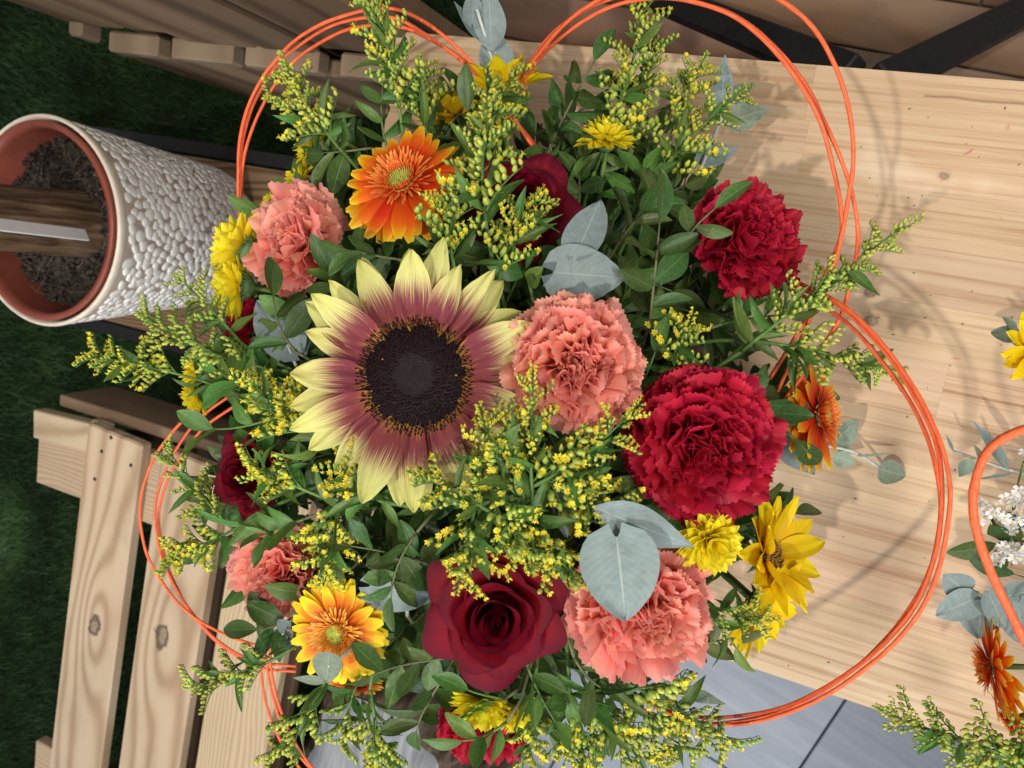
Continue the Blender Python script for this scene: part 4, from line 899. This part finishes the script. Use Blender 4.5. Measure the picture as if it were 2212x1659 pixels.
# ------------------------------------------------------------------ eucalyptus and large leaves
eucalyptus('big heart-shaped grey eucalyptus leaf over the lower salmon carnation', [(1342, 1225, .46), (1344, 1168, .405)], [(1332, 1160, 1352, 1342, 172, .405, .40, 'h', .1), (1284, 1096, 1500, 1182, 92, .41, .415, 'o', .15)])
eucalyptus('pair of grey eucalyptus leaves right of the upper rose', [(1262, 640, .49), (1250, 545, .455)], [(1195, 588, 1348, 600, 128, .46, .45, 'h', .2), (1248, 545, 1296, 436, 92, .455, .47, 'h', -.35), (1236, 552, 1180, 620, 80, .46, .48, 'o', .5)])
eucalyptus('blue-grey eucalyptus rising between the top hoops', [(1085, 240, .60), (1060, 120, .585), (1030, 20, .57)], [(1078, 180, 1062, 46, 78, .59, .58, 'o', .2), (1062, 110, 1056, -34, 72, .58, .57, 'o', -.2), (1040, 90, 978, 5, 40, .58, .57, 'o', .7), (1020, 52, 1020, -20, 46, .575, .57, 'h', .3)])
eucalyptus('grey eucalyptus leaves over the table at the upper right', [(1500, 400, .58), (1540, 300, .585), (1575, 220, .59)], [(1555, 245, 1570, 115, 52, .585, .58, 'o', .35), (1570, 215, 1632, 184, 40, .59, .60, 'O', .4), (1560, 265, 1660, 235, 60, .59, .61, 'O', .3), (1500, 345, 1592, 322, 52, .585, .60, 'o', .2)])
eucalyptus('grey eucalyptus behind the edge-on gerbera', [(1650, 900, .58), (1730, 950, .60), (1840, 975, .63), (1900, 1010, .65)], [(1700, 930, 1762, 1030, 86, .60, .60, 'o', .3), (1790, 965, 1850, 905, 70, .63, .62, 'H', .3), (1800, 985, 1848, 1000, 40, .63, .63, 'O', .3), (1898, 1012, 1958, 1030, 56, .65, .65, 'H', .2), (1850, 985, 1932, 978, 12, .63, .64, 'O', .9)])
eucalyptus('grey eucalyptus leaf under the fat left goldenrod', [(640, 790, .56), (620, 740, .56)], [(640, 755, 552, 650, 104, .56, .57, 'h', .15), (640, 750, 640, 640, 60, .56, .55, 'h', -.3)])
eucalyptus('pale eucalyptus leaf between lower gerbera and rose', [(880, 1330, .51), (880, 1270, .50)], [(800, 1265, 940, 1290, 96, .50, .50, 'h', .1)])
eucalyptus('eucalyptus leaf pair above the heart-shaped leaf', [(1230, 1100, .49), (1225, 1040, .47)], [(1222, 1050, 1270, 970, 60, .47, .47, 'h', .3), (1215, 1060, 1225, 1160, 56, .47, .48, 'h', -.2)])
eucalyptus('folded green eucalyptus leaf below the lower gerbera', [(760, 1400, .495), (708, 1440, .48)], [(712, 1408, 704, 1478, 68, .48, .48, 'H', .15), (706, 1472, 632, 1464, 20, .485, .49, 'O', .2)])
eucalyptus('eucalyptus leaves under the lower right salmon carnation', [(1430, 1440, .53), (1450, 1500, .55)], [(1450, 1480, 1570, 1524, 38, .545, .55, 'O', .3), (1440, 1490, 1425, 1540, 20, .55, .56, 'o', .6)])
eucalyptus('single round eucalyptus leaf over the lower tiles', [(1480, 1560, .55), (1500, 1600, .56)], [(1502, 1598, 1506, 1662, 42, .56, .57, 'h', .2)])
eucalyptus('small eucalyptus left of the lower gerbera', [(620, 1380, .56), (600, 1350, .56)], [(625, 1385, 570, 1372, 44, .56, .57, 'h', .2), (620, 1360, 600, 1340, 30, .56, .56, 'h', .5)])

# ------------------------------------------------------------------ leafy sprigs placed as in the photograph
for i, a in enumerate((
 ('oval-leaved sprig left of the upper red carnation', (1402, 705, .47), (1425, 480, .445), 3, 108, 'd', 1.15),
 ('oval-leaved sprig reaching over the upper red carnation', (1440, 590, .475), (1545, 450, .455), 2, 92, 'd', .9),
 ('upright sprig of pale oval leaves at the top', (1190, 310, .55), (1285, 130, .53), 4, 78, 'd', 1.1),
 ('sprig of two long leaves right of the upper gerbera', (1040, 335, .52), (1010, 240, .50), 1, 92, 'd', .9),
 ('leafy sprig at the right crossing under the goldenrod', (1560, 700, .50), (1700, 680, .50), 3, 95, 'n', 1.2),
 ('leafy sprig below the right goldenrods', (1500, 790, .50), (1650, 870, .51), 3, 92, 'd', 1.),
 ('leafy sprig left of the largest red carnation', (1300, 1080, .48), (1340, 900, .465), 3, 95, 'd', 1.),
 ('sprig with pointed leaf between the two large carnations', (1370, 860, .475), (1415, 760, .46), 2, 92, 'n', 1.4),
 ('oval-leaved sprig below the maroon sunflower', (900, 1150, .475), (845, 1290, .47), 4, 80, 'd', 1.05),
 ('oval-leaved sprig hanging at the lower centre left', (990, 1240, .48), (760, 1180, .48), 4, 88, 'd', 1.),
 ('horizontal sprig of oval leaves under the lower gerbera', (985, 1420, .48), (800, 1460, .49), 4, 84, 'd', 1.),
 ('leafy sprig left of the bottom chrysanthemums', (960, 1460, .495), (900, 1580, .51), 3, 90, 'd', 1.),
 ('leaf over the bottom chrysanthemum', (1090, 1510, .485), (1010, 1490, .475), 1, 84, 'l', 1.),
 ('leafy sprig between the bottom chrysanthemums', (1095, 1560, .475), (1000, 1600, .47), 2, 90, 'l', 1.),
 ('leafy sprig right of the bottom chrysanthemums', (1140, 1440, .49), (1200, 1560, .50), 3, 92, 'l', 1.),
 ('leafy sprig below the lower salmon carnation', (1240, 1420, .49), (1330, 1500, .50), 3, 92, 'd', 1.),
 ('olive leaves hanging under the lower right salmon carnation', (1490, 1400, .52), (1575, 1380, .51), 2, 95, 'o', 1.3),
 ('green leaves beside the hanging yellow sunflower', (1540, 1340, .50), (1590, 1400, .50), 1, 90, 'n', 1.3),
 ('leafy sprig at the left of the maroon sunflower', (640, 760, .53), (590, 640, .53), 2, 95, 'd', 1.),
 ('leafy sprig below the fat left goldenrod', (620, 870, .54), (470, 800, .56), 3, 95, 'l', 1.),
 ('leafy sprig above the far left rose', (600, 900, .54), (430, 920, .57), 3, 100, 'l', 1.1),
 ('leafy sprig between far left rose and salmon carnation', (660, 1120, .53), (560, 1160, .55), 3, 88, 'l', 1.),
 ('leafy sprig above the lower left hoop', (640, 1330, .57), (555, 1360, .57), 2, 90, 'd', 1.),
 ('leafy sprig by the top left goldenrod', (840, 330, .56), (830, 170, .55), 3, 95, 'n', 1.1),
 ('leafy sprig behind the upper gerbera', (800, 320, .57), (700, 330, .58), 3, 90, 'd', 1.),
 ('leafy sprig under the upper gerbera', (860, 560, .50), (750, 540, .51), 3, 85, 'd', 1.),
 ('leafy sprig below the upper gerbera, pointing right', (940, 590, .49), (1000, 510, .485), 3, 85, 'd', 1.),
 ('leafy sprig right of the yellow chrysanthemum', (1360, 470, .53), (1400, 310, .545), 4, 92, 'l', 1.),
 ('leafy sprig left of the yellow chrysanthemum', (1250, 440, .54), (1240, 320, .55), 3, 85, 'd', 1.),
 ('dark sprig right of the upper rose', (1340, 520, .51), (1480, 400, .53), 4, 90, 'd', 1.),
 ('dark leaves right of the largest red carnation', (1600, 830, .52), (1720, 950, .53), 3, 110, 'd', 1.),
 ('dark sprig below the largest red carnation', (1560, 1090, .54), (1720, 1110, .57), 3, 90, 'd', 1.),
 ('dark sprig left of the yellow sunflower', (1540, 1250, .53), (1590, 1110, .54), 3, 80, 'd', 1.),
 ('dark sprig between maroon sunflower and goldenrod', (1150, 640, .47), (1120, 560, .46), 2, 85, 'l', 1.))):
    twig(a[0], a[1], a[2], a[3], a[4], a[5], i + 1, 'leafy sprigs placed among the flowers', True, a[6])
# filler sprigs deeper down, all alike
r = random.Random(77); n = 0; USED = set()
LANDS = ((897, 812, 'the maroon sunflower'), (1248, 785, 'the central salmon carnation'), (1528, 965, 'the largest red carnation'), (1630, 505, 'the upper right red carnation'), (1388, 1335, 'the lower salmon carnation'), (622, 512, 'the upper left salmon carnation'), (582, 1240, 'the lower left salmon carnation'), (1072, 1332, 'the open bottom rose'), (1130, 425, 'the upper rose'), (528, 1022, 'the far left rose'), (868, 392, 'the upper orange gerbera'), (732, 1362, 'the lower left gerbera'), (1314, 272, 'the upper yellow chrysanthemum'), (1548, 1178, 'the lower right chrysanthemum'), (1046, 1548, 'the bottom chrysanthemums'), (1675, 1198, 'the brown-eyed yellow sunflower'), (1262, 590, 'the paired grey eucalyptus leaves'), (1400, 570, 'the large oval leaves'), (1150, 1000, 'the central yellow goldenrod'), (870, 1200, 'the oval leaves under the sunflower'))
tries = 0
while n < 150 and tries < 6000:
    tries += 1
    x, y = r.uniform(-1, 1), r.uniform(-1, 1); q = math.hypot(x, y)
    if q > 1: continue
    u, v = 1075 + 530 * x, 860 + 590 * y; d = .485 + .11 * q * q + r.uniform(0, .05) + (.05 if u < 750 else 0); a = math.atan2(y, x) + r.uniform(-1.1, 1.1); L = r.uniform(90, 170)
    cu, cv = u + L * .55 * math.cos(a), v + L * .55 * math.sin(a); lx, ly, ln_ = min(LANDS, key=lambda q_: (q_[0] - cu) ** 2 + (q_[1] - cv) ** 2)
    o8 = ('right of', 'below right of', 'below', 'below left of', 'left of', 'above left of', 'above', 'above right of')[round(math.atan2(cv - ly, cu - lx) / (PI / 4)) % 8]
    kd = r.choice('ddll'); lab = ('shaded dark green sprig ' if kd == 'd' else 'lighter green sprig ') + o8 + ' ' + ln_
    if lab in USED: continue
    USED.add(lab)
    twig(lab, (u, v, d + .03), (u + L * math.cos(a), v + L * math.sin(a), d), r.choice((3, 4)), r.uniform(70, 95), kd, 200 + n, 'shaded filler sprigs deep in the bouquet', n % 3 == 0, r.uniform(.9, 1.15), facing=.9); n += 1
# the dense leaf mass behind them
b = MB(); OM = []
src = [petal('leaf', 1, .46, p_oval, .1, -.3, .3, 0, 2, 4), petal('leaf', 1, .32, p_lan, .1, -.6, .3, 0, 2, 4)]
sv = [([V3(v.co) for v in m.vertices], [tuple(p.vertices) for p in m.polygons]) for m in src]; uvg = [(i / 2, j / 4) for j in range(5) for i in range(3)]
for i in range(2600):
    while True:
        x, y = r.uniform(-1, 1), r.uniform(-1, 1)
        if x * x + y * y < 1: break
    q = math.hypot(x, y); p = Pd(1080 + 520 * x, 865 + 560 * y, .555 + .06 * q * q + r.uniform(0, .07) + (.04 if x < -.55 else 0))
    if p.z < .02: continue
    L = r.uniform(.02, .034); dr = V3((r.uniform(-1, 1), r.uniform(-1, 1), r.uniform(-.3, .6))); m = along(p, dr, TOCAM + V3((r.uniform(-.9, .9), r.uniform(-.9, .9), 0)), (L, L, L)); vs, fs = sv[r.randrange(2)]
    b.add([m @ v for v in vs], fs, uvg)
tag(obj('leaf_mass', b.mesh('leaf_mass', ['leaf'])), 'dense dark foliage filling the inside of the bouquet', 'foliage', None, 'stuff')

# ------------------------------------------------------------------ orange cane hoops
def hoop(label, strands, rad=.00138, group='orange cane hoops'):
    A = Pz(*strands[0][0]); root = thing('cane_hoop', label, 'hoop', M4.Translation(A), group)
    for s in strands:
        b = MB(); cp = [p - A for p in catmull([Pz(*q) for q in s], 8)]; o_ = rng.random() * 50
        cp = [p + MN.noise_vector(p * 28 + V3((o_, 0, 0))) * .0009 for p in cp]
        b.tube(cp, [rad * (1 + .16 * MN.noise(V3((i * .35, o_, 0)))) for i in range(len(cp))], 8); obj('strand', b.mesh('strand', ['cane']), root)
def zz(pts, z0, z1, zm): return [(u, v, z0 + (z1 - z0) * i / (len(pts) - 1) + zm * math.sin(PI * i / (len(pts) - 1))) for i, (u, v) in enumerate(pts)]
hoop('orange cane hoop at the upper left, over the dark boards', [
 zz([(528, 560), (518, 470), (514, 380), (522, 285), (552, 195), (612, 112), (690, 55), (775, 26), (850, 20), (920, 50), (985, 100), (1045, 165), (1100, 240), (1150, 318)], .12, .16, .06),
 zz([(534, 560), (522, 470), (518, 390), (526, 300), (556, 208), (616, 124), (696, 66), (775, 40), (850, 38), (912, 70), (980, 118), (1040, 172), (1092, 238), (1160, 322)], .115, .155, .055),
 zz([(538, 560), (526, 470), (522, 400), (532, 320), (570, 222), (632, 138), (712, 80), (790, 56), (862, 58), (930, 84), (1000, 130), (1056, 188), (1104, 250), (1170, 330)], .11, .15, .06)])
hoop('orange cane hoop at the upper right, over table and floorboards', [
 zz([(1120, 190), (1145, 138), (1195, 72), (1270, 20), (1350, -12), (1440, -8), (1530, 12), (1600, 45), (1670, 105), (1730, 185), (1775, 275), (1800, 360), (1816, 440), (1818, 510), (1790, 580), (1740, 690), (1664, 818)], .17, .16, .05),
 zz([(1130, 200), (1150, 150), (1205, 88), (1285, 30), (1360, 2), (1450, -2), (1540, 14), (1615, 52), (1690, 120), (1750, 200), (1795, 290), (1828, 372), (1848, 450), (1854, 520), (1840, 600), (1808, 700), (1690, 868)], .165, .15, .05),
 zz([(1125, 185), (1160, 122), (1225, 50), (1310, -10), (1440, -60), (1580, -50), (1680, -2), (1755, 60), (1808, 150), (1838, 250), (1842, 340), (1832, 430), (1815, 520), (1785, 620), (1745, 700), (1680, 845)], .175, .155, .065)])
hoop('widest orange cane hoop on the right, sweeping down over the tiles', [
 zz([(1640, 590), (1735, 626), (1818, 664), (1890, 735), (1960, 830), (2014, 930), (2034, 1030), (2034, 1130), (2012, 1230), (1966, 1322), (1890, 1408), (1790, 1482), (1685, 1530), (1570, 1550), (1470, 1542), (1380, 1500)], .14, .13, .10),
 zz([(1640, 580), (1750, 622), (1835, 668), (1908, 745), (1975, 840), (2026, 940), (2050, 1040), (2048, 1140), (2024, 1240), (1976, 1336), (1896, 1422), (1795, 1496), (1690, 1544), (1570, 1566), (1470, 1552), (1380, 1510)], .145, .135, .10),
 zz([(1640, 600), (1728, 636), (1808, 682), (1876, 745), (1948, 840), (2004, 940), (2028, 1040), (2028, 1140), (2004, 1240), (1956, 1330), (1880, 1414), (1782, 1490), (1680, 1538), (1570, 1562), (1470, 1560), (1380, 1530)], .135, .125, .10)])
hoop('orange cane hoop on the left, over the bench planks', [
 zz([(640, 740), (572, 790), (490, 835), (412, 890), (345, 970), (310, 1050), (303, 1125), (318, 1200), (362, 1275), (422, 1335), (490, 1372), (560, 1395), (640, 1400)], .15, .13, .02),
 zz([(640, 760), (585, 790), (505, 850), (430, 905), (372, 985), (342, 1060), (336, 1130), (350, 1205), (388, 1285), (440, 1355), (500, 1405), (560, 1430), (640, 1440)], .145, .12, .02),
 zz([(640, 780), (592, 800), (515, 870), (446, 920), (388, 990), (352, 1065), (344, 1135), (360, 1215), (398, 1298), (450, 1370), (512, 1418), (575, 1445), (640, 1450)], .14, .115, .02)])
hoop('orange cane strands running out of the picture at the bottom left', [
 zz([(562, 1300), (561, 1370), (564, 1440), (572, 1510), (595, 1580), (640, 1650), (700, 1720)], .13, .10, .0),
 zz([(572, 1300), (571, 1370), (578, 1440), (590, 1510), (614, 1580), (654, 1640), (710, 1700)], .135, .105, .0),
 zz([(588, 1300), (585, 1370), (586, 1440), (600, 1510), (622, 1575), (664, 1645), (720, 1705)], .14, .11, .0)])

# ------------------------------------------------------------------ the second bouquet at the right edge
M2 = V3((-.19, -.40, .05)); G2 = 'flowers of the second bouquet at the right edge'
hoop('thick orange cane hoop of the second bouquet at the right edge', [[(2330, 905, .30), (2212, 928, .30), (2140, 966, .30), (2110, 1030, .30), (2106, 1110, .30), (2130, 1205, .30), (2172, 1305, .30), (2230, 1410, .30), (2330, 1500, .29)]], .0021)
yellow_sunflower('yellow sunflower cut off by the right frame edge', 2238, 765, .50, 104, (.15, .05, 1), .3, 18, G2, .2, True, M2, 'disc', .28)
gerbera('upper orange gerbera at the right edge, seen edge-on', 2145, 1440, .55, 112, (-.90, -.15, -.32), False, .3, G2, True, M2)
gerbera('lower orange gerbera at the right edge under the goldenrod', 2185, 1555, .58, 66, (-.72, -.45, -.2), False, .9, G2, True, M2)
goldenrod('green goldenrod at the bottom right corner', (2290, 1660, .50), (1938, 1548, .50), 22, 'c', 7, 61, 1., .1, .08, G2, M2)
goldenrod('goldenrod behind the corner one at the bottom right', (2290, 1600, .52), (2090, 1655, .51), 14, 'c', 5, 62, .95, .1, .1, G2, M2)
eucalyptus('round grey eucalyptus leaves above the right gerbera', [(2260, 1330, .56), (2150, 1300, .55), (2090, 1270, .55)], [(2105, 1295, 2022, 1330, 66, .545, .55, 'h', .3), (2085, 1275, 2040, 1240, 66, .55, .55, 'h', -.4), (2120, 1290, 2110, 1372, 96, .55, .56, 'h', .2), (2135, 1280, 2160, 1350, 70, .54, .55, 'h', -.2), (2200, 1300, 2205, 1390, 80, .55, .56, 'h', .3), (2170, 1290, 2240, 1270, 70, .55, .55, 'h', .2)], G2, mouth=M2)
eucalyptus('narrow grey eucalyptus sprig crossing the right hoop', [(2300, 1045, .55), (2190, 1018, .56), (2120, 995, .57), (2060, 975, .58)], [(2180, 1015, 2105, 908, 36, .56, .56, 'o', .4), (2100, 992, 2072, 1030, 34, .57, .58, 'O', .3), (2125, 1000, 2098, 960, 26, .57, .56, 'O', .5), (2060, 975, 2040, 938, 14, .58, .58, 'o', .6), (2185, 1022, 2110, 1036, 8, .565, .57, 'o', .5)], G2, mouth=M2, sr=.0010)
eucalyptus('grey leaf behind the cut-off sunflower', [(2260, 760, .55), (2200, 730, .55)], [(2200, 728, 2140, 715, 46, .55, .56, 'H', .3), (2195, 715, 2165, 685, 30, .55, .55, 'H', .5)], G2, mouth=M2)
twig('dark oval leaves under the white flowers at the right', (2215, 1170, .54), (2150, 1175, .54), 2, 98, 'd', 71, G2, True, 1.0, True, M2)
twig('dark leaf below the white flowers at the right', (2260, 1260, .54), (2190, 1240, .54), 1, 96, 'd', 72, G2, True, 1.0, True, M2)
def statice(label, spots, d):
    A = Pd(spots[0][0] + 60, spots[0][1], d + .03); root = thing('statice', label, 'flower', M4.Translation(A), G2); r = random.Random(3)
    pm = petal('white', 1, .9, lambda v: .3 + .7 * v if v < .99 else .55, .5, -.6, .2, 0, 4, 4, -.1, .06)
    for (u, v, n, sp) in spots:
        c = Pd(u, v, d); b = MB(); b.tube([V3((0, 0, 0)), (c - A) * .5 + V3((0, 0, -.004)), c - A], .0008, 5); obj('stem', b.mesh('stem', ['stem']), root)
        for i in range(n):
            p = c + V3((r.uniform(-1, 1), r.uniform(-1, 1), r.uniform(-.3, .6))) * sp * d / F; nn = CW(r.uniform(-.8, .8), r.uniform(-.8, .8), r.uniform(.3, 1)); m = basis(p - A, nn, r.random() * 6)
            for k in range(5): obj('petal', pm, root, m @ RZ(k * 1.2566) @ RX(.15) @ SC(.0042, .0046, .005))
            b = MB(); b.blob((0, 0, 0), (0, 0, 1), .0016, .0007, 5, 2); obj('eye', C('st_eye', lambda: b.mesh('eye', ['budy'])), root, m)
statice('white statice florets behind the thick hoop at the right edge', [(2130, 1108, 9, 22), (2165, 1115, 8, 20), (2190, 1070, 9, 24), (2185, 1170, 10, 26), (2215, 1200, 9, 26), (2205, 1120, 7, 22), (2215, 985, 6, 16), (2170, 1200, 8, 20)], .53)
for me in list(bpy.data.meshes):
    if me.users == 0: bpy.data.meshes.remove(me)
bpy.context.view_layer.update()
